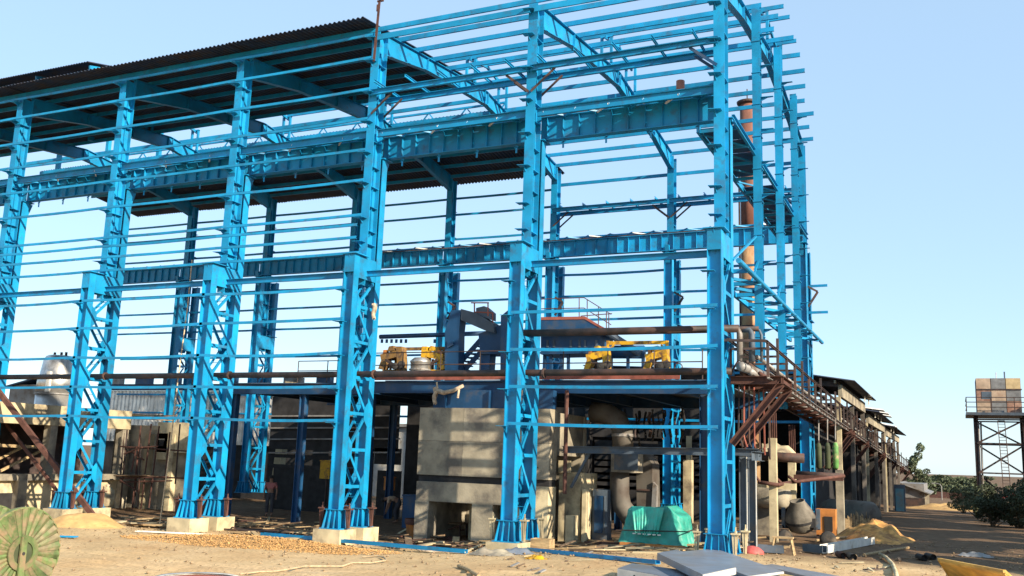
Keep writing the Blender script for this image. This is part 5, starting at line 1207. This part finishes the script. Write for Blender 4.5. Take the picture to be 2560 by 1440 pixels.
# ------------------------------------------------------------------ two workers inside the hall
M['skin'] = mat('skin',(.26,.14,.09),.7,var=.08); M['shirt'] = mat('faded_red_shirt',(.42,.15,.14),.9,var=.15,scale=5); M['shirt2'] = mat('pale_brown_shirt',(.48,.33,.22),.9,var=.15,scale=5); M['trous'] = mat('dark_trousers',(.05,.05,.06),.9); M['hair'] = mat('black_hair',(.015,.013,.012),.7)
def person(loc, rot, joints, shirt, label):
    o = T('person', label, 'person', loc); o.rotation_euler.z = rot
    def skin(name, chains, mt, sub=2):
        me = bpy.data.meshes.new(name); vs = []; es = []; rs = []; idx = {}
        for ch in chains:
            prev = None
            for (pt, r) in ch:
                key = tuple(round(v,4) for v in pt)
                if key not in idx: idx[key] = len(vs); vs.append(pt); rs.append(r)
                i = idx[key]
                if prev is not None: es.append((prev,i))
                prev = i
        me.from_pydata(vs, es, []); me.materials.append(mt); ob_ = ob(name, me, o)
        md = ob_.modifiers.new('skin','SKIN'); ob_.modifiers.new('sub','SUBSURF').levels = sub; ob_.modifiers['sub'].render_levels = sub
        for i, v in enumerate(me.skin_vertices[0].data): v.radius = (rs[i], rs[i]); v.use_root = (i == 0)
        return ob_
    J = joints
    body = [[(J['pelvis'],.14),(J['waist'],.125),(J['chest'],.15),(J['neck'],.06),(J['head'],.085),(J['crown'],.07)]]
    for s in ('l','r'):
        body.append([(J['pelvis'],.14),(J['hip'+s],.10),(J['knee'+s],.065),(J['ankle'+s],.042),(J['toe'+s],.035)])
        body.append([(J['chest'],.15),(J['sh'+s],.062),(J['el'+s],.042),(J['wr'+s],.028),(J['ha'+s],.03)])
    skin('body', body, M['skin'])
    skin('shirt', [[(J['waist'],.15),(J['chest'],.172),(tuple(Vector(J['chest']).lerp(Vector(J['neck']),.6)),.09)]]+[[(J['chest'],.172),(J['sh'+s],.085),(tuple(Vector(J['sh'+s]).lerp(Vector(J['el'+s]),.7)),.062)] for s in 'lr'], shirt)
    skin('trousers', [[(J['waist'],.148),(J['pelvis'],.162)]]+[[(J['pelvis'],.162),(J['hip'+s],.115),(J['knee'+s],.085),(tuple(Vector(J['knee'+s]).lerp(Vector(J['ankle'+s]),.9)),.065)] for s in 'lr'], M['trous'])
    hd = Vector(J['head']); up = (Vector(J['crown'])-hd).normalized()
    MB().lathe(hd+up*.05,[(.10,-.03),(.103,.02),(.085,.08),(.04,.11)],14,up).build('hair', M['hair'], o)
    fw_ = Vector((0,-1,0)); fw_ = (fw_-up*fw_.dot(up)).normalized()
    MB().lathe(hd+fw_*.085-up*.01,[(.018,0),(.006,.028)],8,fw_).build('nose', M['skin'], o)
    for sx in (-1,1):
        for k in range(5): 
            hnd = Vector(J['hal' if sx < 0 else 'har']); wr = Vector(J['wrl' if sx < 0 else 'wrr']); d = (hnd-wr).normalized(); sd = d.cross(Vector((0,1,0))).normalized()
            MB().tube([hnd+sd*((k-2)*.014),hnd+sd*((k-2)*.016)+d*(.05 if k else .03),hnd+sd*((k-2)*.016)+d*(.085 if k else .05)+V(0,-.015,0)],.009,5).build('finger', M['skin'], o)
    return o
std = dict(pelvis=(0,0,.92),waist=(0,0,1.06),chest=(0,.01,1.3),neck=(0,0,1.47),head=(0,-.02,1.58),crown=(0,-.02,1.68))
for s, x in (('l',-1),('r',1)):
    std.update({'hip'+s:(x*.1,0,.86),'knee'+s:(x*.11,-.03,.48),'ankle'+s:(x*.11,.02,.09),'toe'+s:(x*.12,-.13,.04),'sh'+s:(x*.2,.01,1.38),'el'+s:(x*.27,.02,1.1),'wr'+s:(x*.27,-.06,.86),'ha'+s:(x*.27,-.08,.79)})
p = G(672,1290); person((p.x,p.y,p.z), .4, std, M['shirt'], 'worker in faded red shirt standing in the dark bay')
bent = dict(pelvis=(0,.15,.88),waist=(0,.03,.98),chest=(0,-.22,1.02),neck=(0,-.40,1.0),head=(0,-.50,.95),crown=(0,-.59,.91))
for s, x in (('l',-1),('r',1)):
    bent.update({'hip'+s:(x*.1,.13,.83),'knee'+s:(x*.13,-.02,.47),'ankle'+s:(x*.13,.06,.09),'toe'+s:(x*.14,-.09,.04),'sh'+s:(x*.19,-.28,1.0),'el'+s:(x*.22,-.33,.72),'wr'+s:(x*.15,-.40,.50),'ha'+s:(x*.14,-.42,.43)})
p = G(988,1308); person((p.x,p.y,p.z), -1.2, bent, M['shirt2'], 'worker in pale brown shirt bending over beside the blue bin')
